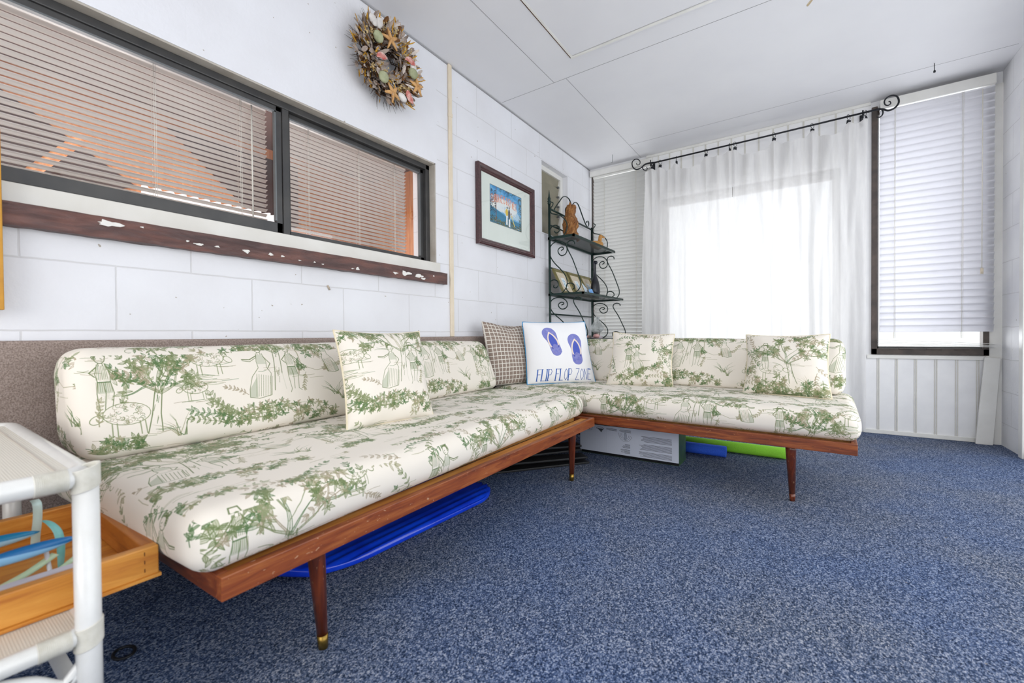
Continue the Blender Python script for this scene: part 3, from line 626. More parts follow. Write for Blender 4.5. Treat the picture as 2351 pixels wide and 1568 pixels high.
def back_wall():
    bm = bmesh.new(); Y0, Y1 = 0.0, .1
    L0, L1, D0, D1, R0, R1 = .02, .645, .74, 2.11, 2.296, 2.913
    box(bm, -.2, L0, Y0, Y1, 0, 2.5); box(bm, L0, L1, Y0, Y1, 0, .6); box(bm, L0, L1, Y0, Y1, 2.42, 2.5)
    box(bm, L1, D0, Y0, Y1, 0, 2.5); box(bm, D0, D1, Y0, Y1, 2.06, 2.5); box(bm, D1, R0, Y0, Y1, 0, 2.5)
    box(bm, R0, R1, Y0, Y1, 0, .6); box(bm, R0, R1, Y0, Y1, 2.42, 2.5); box(bm, R1, 3.2, Y0, Y1, 0, 2.5)
    w_ = struct('wall_back', bm, M_WHITE, 'white boarded back wall with door and windows')
    bm = bmesh.new()
    for k in range(15):
        x = .712 + .1052 * k
        if x < 2.25: box(bm, x - .006, x + .006, -.004, 0, 2.06, 2.49)
    for x in (2.338, 2.442, 2.547, 2.654, 2.76, 2.863): box(bm, x - .008, x - .003, -.004, 0, .02, .57); box(bm, x + .002, x + .008, -.005, 0, .02, .57)
    obj('batten', bm, mat('batten_paint', '#d6d4cd', .5), w_)
    struct('trim_7', B(2.27, 2.90, -.014, 0, .568, .596), M_TRIM, 'white ledge strip under the corner window', bevel=.003)
    struct('trim_8', B(2.9, 2.974, -.012, 0, .0, 2.42), M_TRIM, 'white corner board beside the corner window')
    bm = bmesh.new(); box(bm, .6, 2.29, -.018, 0, 2.478, 2.499); struct('trim_9', bm, M_TRIM, 'white moulding where back wall meets ceiling')
    struct('baseboard_back', B(2.25, 2.90, -.01, 0, .001, .03), M_TRIM, 'thin white baseboard on the back wall', bevel=.002)
    # patio door behind the curtain
    d = thing('door_1', (1.42, .05, 0), 'glazed patio door behind the white curtains', None, None, 'structure')
    bm = bmesh.new(); box(bm, D0, D1, .02, .08, 1.99, 2.06); box(bm, D0, D0 + .05, .02, .08, 0, 2.06); box(bm, D1 - .05, D1, .02, .08, 0, 2.06); box(bm, D0, D1, .02, .08, 0, .05); obj('door_frame', bm, M_BROWNFRAME, d)
    obj('pane', B(D0 + .05, D1 - .05, .045, .05, .05, 1.99), M_GLASS, d)
    # corner window
    d = thing('window_4', (2.6, .02, .6), 'corner window with weathered brown frame', None, None, 'structure')
    bm = bmesh.new(); a, b = -.022, .05
    box(bm, R0, R0 + .034, a, b, .6, 2.455); box(bm, R1 - .03, R1, a, b, .6, 2.44); box(bm, R0, R1, a, b, .6, .645); box(bm, R0, R1, a + .01, b, 2.39, 2.44)
    for x in (2.45, 2.60, 2.74): box(bm, x, x + .08, a - .006, a, .636, .648)
    obj('window_frame', bm, M_BROWNFRAME, d, bevel=.003)
    bm = bmesh.new(); box(bm, R0 + .034, R0 + .042, .0, b, .645, 2.39); box(bm, R0 + .034, R1 - .03, 0, b, .645, .66); obj('track', bm, M_DARKAL, d)
    obj('pane', B(R0 + .04, R1 - .03, .03, .034, .65, 2.39), M_GLASS, d)
    d = thing('window_3', (.3, .02, .6), 'window behind the shaded blind in the left corner', None, None, 'structure')
    bm = bmesh.new(); box(bm, L0, L0 + .015, .0, .08, .6, 2.42); box(bm, L1 - .005, L1, .0, .08, .6, 2.42); box(bm, L0, L1, .04, .08, .6, .64); box(bm, L0, L1, .04, .08, 2.39, 2.42); obj('window_frame', bm, M_BROWNFRAME, d)
    obj('pane', B(L0 + .015, L1 - .005, .06, .064, .64, 2.39), M_GLASS, d)
    struct('trim_10', B(.012, .66, -.03, 0, 2.418, 2.472), M_TRIM, 'white header board above the left corner blind', bevel=.003)
back_wall()
blind('wide_slat_blind', 'white wide-slat blind on the bright corner window at right', 'x', 2.338, 2.925, -.055, .72, 2.398, .048, .052, -68, M_SLAT, None, (2.42, 2.77), (2.402, 2.468, .03), sag=.004, bottom=False, thick=.002)
bm = bmesh.new()
for k, dz in enumerate((.0, .008, .017, .03)):
    M = Matrix.Rotation(math.radians(1.2 + k * .5), 4, 'Y') @ Matrix.Identity(4)
    box(bm, -.30, .30, -.024, .024, dz, dz + .003, Matrix.Translation((2.63, -.055, .665)) @ M)
tk = [o for o in bpy.data.objects if o.name == 'wide_slat_blind'][0]
obj('bottom_rail', bm, M_TRIM, tk)
obj('wand', TB([(2.86, -.09, 2.38), (2.86, -.09, 1.18)], .0025, n=6), M_CORD, tk); bm = bmesh.new(); tube(bm, [(2.86, -.09, 1.19), (2.86, -.09, 1.15)], .008, n=8); obj('cord_tassel', bm, M_CREAM, tk)
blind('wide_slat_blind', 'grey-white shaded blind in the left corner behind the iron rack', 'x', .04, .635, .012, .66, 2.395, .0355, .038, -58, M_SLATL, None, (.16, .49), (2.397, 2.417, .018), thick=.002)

def right_wall():
    bm = bmesh.new(); X = 2.974
    box(bm, X, X + .2, -.36, .15, 0, 2.5); box(bm, X, X + .2, -4.9, -.36, 2.15, 2.5); box(bm, X, X + .2, -4.9, -.36, 0, .04); box(bm, X, X + .2, -6.3, -4.9, 0, 2.5)
    struct('wall_right', bm, M_WR, 'white painted block return wall on the right')
    d = thing('door_2', (3.05, -2.6, 0), 'white framed glazed doors in the right wall beyond the frame', None, None, 'structure')
    bm = bmesh.new(); box(bm, X - .02, X + .1, -.42, -.362, .0, 2.15)
    for y in (-1.95, -3.45, -4.9): box(bm, X + .02, X + .08, y, y + .06, .04, 2.15)
    box(bm, X + .02, X + .08, -4.9, -.362, 2.09, 2.15); obj('door_frame', bm, M_TRIM, d, bevel=.003)
    obj('pane', B(X + .04, X + .044, -4.86, -.42, .04, 2.09), M_GLASS, d)
    bm = bmesh.new(); box(bm, -.2, .35, -6.4, -6.3, 0, 2.5); box(bm, 2.7, 3.2, -6.4, -6.3, 0, 2.5); box(bm, .35, 2.7, -6.4, -6.3, 0, .6); box(bm, .35, 2.7, -6.4, -6.3, 2.2, 2.5)
    struct('wall_front', bm, M_WHITE, 'white wall with window behind the camera')
right_wall()

# ------------------------------------------------------------------ curtains and rod
CL = [.69, .763, .905, 1.158, 1.343, 1.387, 1.671, 1.927, 2.151, 2.249]
TOP = [(.62, 2.30), (.657, 2.313), (.69, 2.316), (.72, 2.304), (.762, 2.312), (.833, 2.271), (.903, 2.317), (.96, 2.262), (1.027, 2.232), (1.095, 2.262), (1.158, 2.319), (1.259, 2.299), (1.341, 2.320), (1.385, 2.320), (1.45, 2.268), (1.524, 2.245), (1.60, 2.262), (1.671, 2.322), (1.73, 2.29), (1.80, 2.283), (1.87, 2.296), (1.927, 2.333), (1.98, 2.285), (2.051, 2.258), (2.10, 2.28), (2.151, 2.335), (2.20, 2.322), (2.249, 2.334), (2.26, 2.33)]
def interp(T, x):
    if x <= T[0][0]: return T[0][1]
    for (a, b), (c, d) in zip(T, T[1:]):
        if x <= c:
            t = (x - a) / (c - a); t = t * t * (3 - 2 * t); return b + (d - b) * t
    return T[-1][1]
def curtain(label, u0, u1, xb0, xb1, ph):
    bm = bmesh.new(); NX, NZ = 200, 70; g = []
    rr = random.Random(int(ph * 10)); F = [(rr.uniform(3, 8), rr.uniform(0, 6), rr.uniform(.3, 1)) for _ in range(4)] + [(rr.uniform(12, 26), rr.uniform(0, 6), rr.uniform(.12, .35)) for _ in range(4)]
    for j in range(NZ + 1):
        v = (j / NZ) ** 1.25; row = []
        for i in range(NX + 1):
            s = i / NX; xt = u0 + (u1 - u0) * s; zt = interp(TOP, xt) - .0
            xb = xb0 + (xb1 - xb0) * s
            k = min(1, v * 2.2); k = k * k * (3 - 2 * k); x = xt * (1 - k) + xb * k
            z = zt * (1 - v) + .03 * v
            dmin = min(abs(xt - c) for c in CL if u0 - .06 <= c <= u1 + .06)
            near = math.exp(-(dmin / .05) ** 2)
            tt = (x - .6) / 1.65 * 6.283
            fold = sum(a * math.sin(f * tt + p + .5 * math.sin(2.1 * v + p)) for f, p, a in F)
            amp = .010 + .016 * min(1, v * 1.6)
            # drape between clips: swags sag towards the room, clipped points stand out
            sw = math.exp(-v * 6) * .055 * (1 - near) * math.sin(min(1, dmin / .12) * PI / 2)
            rad = near * .020 * math.exp(-v * 2.5) + .020 * math.exp(-v * 2.2) * math.cos((dmin + v * .25) * 55) * math.exp(-dmin * 7)
            y = -.115 - fold * amp * (.25 + .75 * min(1, v * 3)) - sw - rad
            row.append(bm.verts.new((x, y, z)))
        g.append(row)
    for j in range(NZ):
        for i in range(NX): bm.faces.new((g[j][i], g[j + 1][i], g[j + 1][i + 1], g[j][i + 1])).smooth = True
    t = thing('curtain', ((xb0 + xb1) / 2, -.115, .03), label, 'curtain', 'white curtains over the garden door')
    obj('panel', bm, M_CURTAIN, t, normals=False)
    bm = bmesh.new()
    for side in (0, NX):
        pass
    pts_t = [(u0 + (u1 - u0) * i / 90, -.118, interp(TOP, u0 + (u1 - u0) * i / 90) - .001) for i in range(91)]
    tube(bm, pts_t, .002, n=5); obj('hem', bm, mat('curtain_hem', '#e9e8e6', .9), t)
curtain('left panel of the sheer white curtains, clipped to the iron rod', .625, 1.368, .59, 1.352, 1.3)
curtain('right panel of the sheer white curtains, reaching to the carpet', 1.371, 2.262, 1.355, 2.255, 2.9)

def rod():
    G_ = [(0.727, 2.375), (0.667, 2.385), (0.618, 2.38), (0.581, 2.357), (0.537, 2.352), (0.503, 2.381), (0.495, 2.426), (0.518, 2.45), (0.55, 2.446), (0.572, 2.421), (0.568, 2.395), (0.546, 2.393), (0.537, 2.411)]
    G2 = [(0.667, 2.381), (0.624, 2.384), (0.596, 2.366), (0.605, 2.336), (0.63, 2.322), (0.642, 2.337), (0.634, 2.352)]
    F_ = [(2.264, 2.39), (2.301, 2.392), (2.344, 2.386), (2.38, 2.366), (2.415, 2.376), (2.435, 2.407), (2.429, 2.446), (2.408, 2.466), (2.38, 2.466), (2.358, 2.445), (2.36, 2.416), (2.376, 2.404), (2.391, 2.412), (2.387, 2.429), (2.379, 2.429)]
    F2 = [(2.301, 2.392), (2.333, 2.392), (2.348, 2.369), (2.344, 2.342), (2.326, 2.331), (2.312, 2.34)]
    t = thing('curtain_rod', (1.5, -.12, 2.37), 'black iron curtain rod with scrolled finials above the curtains', 'curtain rod')
    obj('rod', TB([(.68, -.12, 2.378), (1.5, -.12, 2.382), (2.30, -.12, 2.392)], .007, n=10), M_BLACKIRON, t)
    for a, b in ((G_, G2), (F_, F2)):
        bm = bmesh.new(); p = spline([(x, -.12, z) for x, z in a], 6); n = len(p); tube(bm, p, [.0075 * (1 - .6 * i / n) for i in range(n)], n=8)
        p = spline([(x, -.121, z) for x, z in b], 6); n = len(p); tube(bm, p, [.006 * (1 - .5 * i / n) for i in range(n)], n=8); obj('scroll_finial', bm, M_BLACKIRON, t)
    for x in (.672, 2.235):
        bm = bmesh.new(); tube(bm, [(x, -.012, 2.375), (x, -.12, 2.375)], .005, n=6); box(bm, x - .01, x + .01, -.012, -.004, 2.33, 2.42); tube(bm, [(x, -.12, 2.352), (x, -.12, 2.41)], .005, n=6); obj('bracket', bm, M_BLACKIRON, t)
    # clip rings: one kind, copied
    def mk(x, side):
        tt = thing('curtain_ring', (x, -.12, 2.33), '', 'curtain ring', 'black clip rings on the curtain rod')
        n = 20; R_ = .019; zc = 2.369
        obj('ring', TB([(x + R_ * math.sin(2 * PI * k / n) * .55, -.12 + R_ * math.sin(2 * PI * k / n) * .85, zc + R_ * math.cos(2 * PI * k / n)) for k in range(n)], .0018, n=6, closed=True), M_BLACKIRON, tt)
        bm = bmesh.new(); M = Matrix.Translation((x, -.126, 2.330)) @ Matrix.Rotation(math.radians(side), 4, 'Z') @ Matrix.Rotation(math.radians(8), 4, 'Y')
        box(bm, -.013, .013, -.004, .004, -.013, .013, M); 
        vs = [bm.verts.new(M @ Vector(p)) for p in ((-.009, -.0042, -.009), (.009, -.0042, -.009), (.009, -.0042, .009), (-.009, -.0042, .009), (0, -.009, 0))]
        for k in range(4): bm.faces.new((vs[k], vs[(k + 1) % 4], vs[4]))
        obj('clip', bm, M_BLACKIRON, tt, bevel=.001); return tt
    first = mk(0.0, 25)
    names = ['black clip ring at the left end of the rod, beside its bracket', 'second black clip ring from the left end of the rod', 'third black clip ring from the left, before the deep swag', 'fourth black clip ring from the left, after the deep swag', 'black clip ring holding the inner edge of the left curtain panel', 'black clip ring holding the inner edge of the right curtain panel', 'fourth black clip ring from the right end of the rod', 'third black clip ring from the right end of the rod', 'second black clip ring from the right end of the rod', 'black clip ring at the right end of the rod by the bracket']
    for i, x in enumerate(CL):
        if i == 0: o = first; kids = None
        else:
            o = first.copy(); COL.objects.link(o)
            for ch in list(first.children): c = ch.copy(); COL.objects.link(c); c.parent = o
        o.location = (x, -.12, 2.33 + (x - .7) * .0105); o['label'] = names[i]
        if i in (2, 4, 9): o.rotation_euler = (0, 0, math.radians(50))
rod()

# ------------------------------------------------------------------ ceiling hooks and leaning plank
def hook(x, y, label, m, pts, group='hooks in the ceiling'):
    obj('ceiling_hook', TB(spline(pts, 4), .0022, n=6), m, None, label, 'hook', group)
hook(.343, -.24, 'white cup hook in the ceiling above the iron rack', M_GREYAL, [(.343, -.24, 2.502), (.343, -.24, 2.44), (.340, -.24, 2.425), (.330, -.24, 2.428)])
obj('ceiling_hook', TB([(2.573, -.386, 2.502), (2.573, -.386, 2.455), (2.574, -.386, 2.452), (2.574, -.386, 2.440)], [.002, .002, .006, .006], n=6), M_BLACKIRON, None, 'dark screw hook in the ceiling near the corner window', 'hook', 'hooks in the ceiling')
obj('pull_cord', TB(spline([(1.945, -1.58, 2.502), (1.935, -1.59, 2.47), (1.91, -1.60, 2.43), (1.895, -1.60, 2.415), (1.90, -1.598, 2.412), (1.93, -1.59, 2.455), (1.95, -1.58, 2.502)], 5), .003, n=6), mat('tan_string', '#b8a88c', .9), None, 'tan loop of string hanging from the ceiling at top right', 'cord')
bm = bmesh.new(); pl = [(2.888, -.035, .59), (2.965, -.03, .585), (2.925, -.055, .0), (2.843, -.055, .0)]
a = [bm.verts.new(p) for p in pl]; b = [bm.verts.new((p[0], p[1] + .016, p[2])) for p in pl]; bm.faces.new(a); bm.faces.new(b)
for k in range(4): bm.faces.new((a[k], a[k - 1], b[k - 1], b[k]))
obj('loose_board', bm, M_TRIM, None, 'loose white board leaning in the right corner under the window', 'board', bevel=.002)

# ------------------------------------------------------------------ wreath
def wreath():
    c = Vector((.045, -2.725, 2.205)); t = thing('wreath', (0.0, -2.725, 2.0), 'dried seashell and leaf wreath hung high on the block wall', 'wreath')
    rr = random.Random(5)
    mats = {k: mat('dried_' + k, v, .8, var=w_, nscale=30) for k, v, w_ in (('taupe_leaf', '#b3a49a', '#8f7f74'), ('brown_leaf', '#80562c', '#5c3c1f'), ('yellow_grass', '#d3a02c', '#a87a20'), ('twig', '#4b3526', '#2f2219'), ('pale_leaf', '#d8cdc4', '#b9aca2'), ('bud', '#cdb98a', '#a3895a'), ('starfish', '#d0a36c', '#b98a56'), ('urchin', '#a9ad8c', '#8b906e'), ('white_shell', '#dedad6', '#c3bfbb'), ('red_shell', '#b5483f', '#e6cfc4'))}
    def P(a, r, d): return Vector((c.x + d, c.y + math.cos(a) * r, c.z + math.sin(a) * r))
    R0 = .135
    bm = bmesh.new()
    for k in range(26):
        ph = rr.uniform(0, 6); q = rr.uniform(.015, .055); tube(bm, [P(2 * PI * i / 36, R0 - .02 + q * math.cos(ph + i * .55), q * .6 * math.sin(ph + i * .55)) for i in range(36)], .0022, n=4, closed=True)
    obj('twig_ring', bm, mats['twig'], t)
    def leaf3(bm, p, d, L, W, up):
        d = d.normalized(); s = d.cross(up).normalized(); n = s.cross(d)
        prof = [(0, .12), (.25, .75), (.6, 1), (.9, .6), (1, .05)]; L_, R_, C_ = [], [], []
        bend = rr.uniform(-.2, .35)
        for q, w_ in prof:
            m_ = p + d * L * q + n * (bend * L * q * q); L_.append(bm.verts.new(m_ + s * W * w_ / 2 + n * W * .15)); R_.append(bm.verts.new(m_ - s * W * w_ / 2 + n * W * .15)); C_.append(bm.verts.new(m_))
        for i in range(4): bm.faces.new((L_[i], L_[i + 1], C_[i + 1], C_[i])); bm.faces.new((C_[i], C_[i + 1], R_[i + 1], R_[i]))
    def foliage(name, key, n, L, W, rlo, rhi, out, lab=None):
        bm = bmesh.new()
        for k in range(n):
            a = rr.uniform(0, 2 * PI); r_ = rr.uniform(rlo, rhi); d_ = rr.uniform(.0, .075) * (1 - abs(r_ - R0) / .14)
            rad = Vector((0, math.cos(a), math.sin(a))); tan = Vector((0, -math.sin(a), math.cos(a)))
            dirv = rad * (out * (1 if r_ > R0 - .03 else -.4) + rr.uniform(-.3, .3)) + tan * rr.uniform(-.7, .9) + Vector((rr.uniform(.1, .8), 0, 0))
            leaf3(bm, P(a, r_, d_), dirv, rr.uniform(*L), rr.uniform(*W), Vector((1, rr.uniform(-.4, .4), rr.uniform(-.4, .4))))
        obj(name, bm, mats[key], t, label=lab, kind='stuff')
    foliage('brown_leaves', 'brown_leaf', 130, (.03, .05), (.015, .026), .085, .19, .8)
    foliage('taupe_leaves', 'taupe_leaf', 210, (.038, .062), (.015, .026), .075, .195, .9)
    foliage('pale_leaves', 'pale_leaf', 120, (.035, .06), (.015, .026), .085, .185, .8)
    foliage('yellow_grass', 'yellow_grass', 260, (.03, .065), (.004, .009), .09, .20, 1.0)
    bm = bmesh.new()
    for k in range(260):
        a = rr.uniform(0, 2 * PI); big = (PI * .55 < a < PI * 1.65)
        r_ = rr.uniform(.13, .18); rad = Vector((0, math.cos(a), math.sin(a))); tan = Vector((0, -math.sin(a), math.cos(a)))
        L = rr.uniform(.03, .075 if big else .055); p = P(a, r_, rr.uniform(-.02, .03)); q = p + rad * L + tan * L * rr.uniform(-.5, .5) + Vector((rr.uniform(-.01, .02), 0, 0))
        if p.x < .006: p.x = .006
        if q.x < .006: q.x = .006
        tube(bm, [p, (p + q) / 2 + Vector((0, rr.uniform(-.004, .004), rr.uniform(-.004, .004))), q], [.0012, .001, .0005], n=3)
    obj('wispy_twigs', bm, mats['twig'], t, kind='stuff')
    bm = bmesh.new()
    for k in range(46):
        a = rr.uniform(0, 2 * PI); r_ = rr.uniform(.09, .18)
        for _ in range(5): p = P(a + rr.uniform(-.08, .08), r_ + rr.uniform(-.012, .012), rr.uniform(.05, .085)); s = rr.uniform(.003, .0055); blob(bm, p, (s, s, s), 6)
    obj('dried_buds', bm, mats['bud'], t, kind='stuff')
    def at(y, z, d=.085): return Vector((c.x + d, y, z))
    for (y, z, s, ro) in ((-2.755, 2.285, .055, .3), (-2.575, 2.13, .05, .1), (-2.745, 2.02, .05, .6)):
        bm = bmesh.new(); ce = at(y, z, .088)
        for k in range(5):
            a = ro + PI / 2 + k * 2 * PI / 5; tube(bm, [ce, ce + Vector((.001, math.cos(a) * s * .5, math.sin(a) * s * .5)), ce + Vector((-.004, math.cos(a) * s, math.sin(a) * s))], [.013, .0095, .0045], n=8, flat=.6)
        obj('starfish', bm, mats['starfish'], t, label='tan starfish')
    for (y, z) in ((-2.83, 2.26), (-2.80, 2.075), (-2.60, 2.19)):
        bm = bmesh.new(); n = 20
        geo = bmesh.ops.create_uvsphere(bm, u_segments=20, v_segments=10, radius=1)
        for v in geo['verts']:
            a = math.atan2(v.co.y, v.co.x); k = 1 + .035 * math.cos(10 * a); v.co = at(y, z, .085) + Vector((v.co.z * .017, v.co.x * .029 * k, v.co.y * .029 * k))
        obj('urchin_shell', bm, mats['urchin'], t, label='pale green urchin shell', smooth=2)
    def scallop(y, z, s, key, nm, ro, lab):
        bm = bmesh.new(); ce = at(y, z, .085); N, K = 22, 6; g = []
        for j in range(K + 1):
            r_ = j / K; row = []
            for i in range(N + 1):
                a = (i / N - .5) * 2.7; rib = .08 * math.cos(i * PI) * r_
                yy = math.sin(a) * r_ * s; zz = (math.cos(a) * r_ - .4) * s; xx = s * (.38 * (1 - (r_ * 1.2 - .5) ** 2) + rib * .35)
                yr = yy * math.cos(ro) - zz * math.sin(ro); zr = yy * math.sin(ro) + zz * math.cos(ro); row.append(bm.verts.new(ce + Vector((xx, yr, zr))))
            g.append(row)
        for j in range(K):
            for i in range(N): bm.faces.new((g[j][i], g[j][i + 1], g[j + 1][i + 1], g[j + 1][i])).smooth = True
        obj(nm, bm, mats[key], t, label=lab)
    scallop(-2.815, 2.165, .038, 'red_shell', 'scallop_shell', .3, 'red speckled scallop shell'); scallop(-2.625, 2.235, .042, 'red_shell', 'scallop_shell', 0, 'red and white scallop shell'); scallop(-2.635, 2.045, .036, 'red_shell', 'scallop_shell', 2.2, 'red speckled scallop shell low on the wreath')
    for (y, z, r_) in ((-2.86, 2.325, .6), (-2.825, 2.33, -.3), (-2.60, 2.225, .2), (-2.68, 2.025, 1.2)):
        bm = bmesh.new(); blob(bm, at(y, z, .086), (.013, .020, .029), 12, M=Matrix.Rotation(r_, 4, 'X')); obj('cockle_shell', bm, mats['white_shell'], t, label='white cockle shell')
wreath()

# ------------------------------------------------------------------ framed print
LET = {'F': [[(0, 0), (0, 1), (.6, 1)], [(0, .55), (.45, .55)]], 'L': [[(0, 1), (0, 0), (.55, 0)]], 'O': [[(.3, 0), (.05, .25), (.05, .75), (.3, 1), (.55, .75), (.55, .25), (.3, 0)]], 'R': [[(0, 0), (0, 1), (.45, 1), (.55, .8), (.45, .55), (0, .5)], [(.25, .5), (.6, 0)]], 'I': [[(.2, 0), (.2, 1)]], 'D': [[(0, 0), (0, 1), (.35, .95), (.58, .6), (.5, .2), (.3, 0), (0, 0)]], 'A': [[(0, 0), (.3, 1), (.6, 0)], [(.12, .4), (.48, .4)]], 'K': [[(0, 0), (0, 1)], [(.55, 1), (0, .45), (.6, 0)]], 'E': [[(.55, 1), (0, 1), (0, 0), (.55, 0)], [(0, .52), (.4, .52)]], 'Y': [[(0, 1), (.3, .5), (.6, 1)], [(.3, .5), (.3, 0)]], 'S': [[(.55, .85), (.35, 1), (.08, .85), (.1, .6), (.5, .42), (.55, .15), (.3, 0), (.02, .15)]], '&': [[(.6, 0), (.15, .7), (.2, .95), (.4, .95), (.42, .7), (.05, .3), (.15, .02), (.4, .05), (.6, .4)]], 'W': [[(0, 1), (.17, 0), (.32, .7), (.48, 0), (.64, 1)]], 'T': [[(0, 1), (.6, 1)], [(.3, 1), (.3, 0)]], 'P': [[(0, 0), (0, 1), (.42, 1), (.56, .78), (.42, .5), (0, .48)]], 'Z': [[(.02, 1), (.6, 1), (0, 0), (.62, 0)]], 'N': [[(0, 0), (0, 1), (.55, 0), (.55, 1)]]}
def print_art():
    cv = Canvas(640, 420, rgb('#6fb0dc'), unit=1); W_, H_ = 640, 420
    for k in range(60): cv.ell((rnd.uniform(0, W_), rnd.uniform(330, 420)), 60, 14, rgb(rnd.choice(['#2f86c4', '#4a9bd2', '#7cbce4'])), .4)
    for k in range(50): cv.ell((rnd.uniform(60, 480) , 235 + J(60)), rnd.uniform(40, 90), rnd.uniform(20, 45), rgb(rnd.choice(['#eef0ea', '#e2e8ea', '#f4f3ea'])), .5)
    cv.poly([(300, 210), (420, 290), (640, 160), (640, 120), (300, 120)], rgb('#dfe7ea'), .6)
    cv.poly([(0, 190), (200, 150), (330, 120), (460, 105), (640, 100), (640, 0), (0, 0)], rgb('#2f7fa3'))
    for k in range(90): yy = rnd.uniform(20, 170); xx = rnd.uniform(0, 640); cv.line([(xx, yy), (xx + rnd.uniform(10, 40), yy + J(2))], 3, rgb(rnd.choice(['#3f93b5', '#1f6a92', '#57a6c0'])), .6)
    for k in range(420): xx = rnd.uniform(0, 640); yy = rnd.uniform(0, 70 + 20 * math.sin(xx * .02)); cv.ell((xx, yy), rnd.uniform(4, 10), rnd.uniform(3, 7), rgb(rnd.choice(['#4c5a34', '#6f6a3e', '#2f3b33', '#8a7f4c', '#3b4743'])), .8)
    cv.line([(118, 20), (122, 160), (116, 300), (126, 420)], 11, rgb('#8a4f3c')); 
    for k in range(330): a = rnd.uniform(0, 2 * PI); xx = 40 + J(85); yy = 250 + J(130); cv.ell((xx, yy), rnd.uniform(3, 9), rnd.uniform(2, 6), rgb(rnd.choice(['#1d2733', '#2c3b3a', '#304852'])), .85, a)
    for k in range(26):
        a = rnd.uniform(PI, 2 * PI); cx_, cy_ = rnd.choice([(370, 430), (470, 425), (600, 400), (240, 430)]); cv.line([(cx_, cy_), (cx_ + math.cos(a) * 50, cy_ + math.sin(a) * 40), (cx_ + math.cos(a) * 80, cy_ + math.sin(a) * 90)], 9, rgb(rnd.choice(['#2d4a3c', '#3b5a3a', '#25383a'])), .8, True)
    for k in range(90): xx = 620 + J(26); yy = rnd.uniform(60, 330); cv.ell((xx, yy), 7, 5, rgb(rnd.choice(['#2c3b3a', '#45604a'])), .8)
    # two walkers
    cv.poly([(318, 30), (350, 30), (352, 160), (322, 160)], rgb('#eef0ee')); cv.ell((335, 175), 26, 42, rgb('#e2c24a')); cv.ell((342, 232), 11, 14, rgb('#33302f')); cv.line([(310, 190), (290, 170), (305, 165)], 8, rgb('#e8cda8'))
    cv.poly([(370, 12), (404, 12), (404, 130), (374, 130)], rgb('#eceeef')); cv.ell((382, 160), 24, 60, rgb('#5e646c')); cv.ell((382, 236), 11, 15, rgb('#4d4a45')); cv.line([(404, 175), (440, 150), (470, 165)], 7, rgb('#e8d2b4')); cv.line([(430, 150), (500, 40)], 16, rgb('#e4cc6c'), .9); cv.ell((425, 175), 8, 12, rgb('#6a4a3a'))
    def word(s, x, y, sc, h, slope=0, arc=0):
        n = len(s); xs = x
        for i, ch in enumerate(s):
            if ch == ' ': xs += sc * .5; continue
            yy = y + slope * (xs - x) + arc * ((i / (n - 1)) - .5) ** 2 * 4
            for st in LET[ch]:
                P_ = [(xs + p[0] * sc, yy + p[1] * h) for p in st]; cv.line(P_, 7, rgb('#d9775c'), 1); cv.line([(p[0] + 1, p[1] - 1) for p in P_], 2.5, rgb('#f0b48c'), 1)
            xs += sc * (.5 if ch == 'I' else .82)
    word('FLORIDA KEYS & KEY WEST', 28, 262, 30, 86, .0, -34)
    cv.line([(540, 22), (610, 22)], 6, rgb('#d8dad6'), .8)
    return cv.image('travel_print')
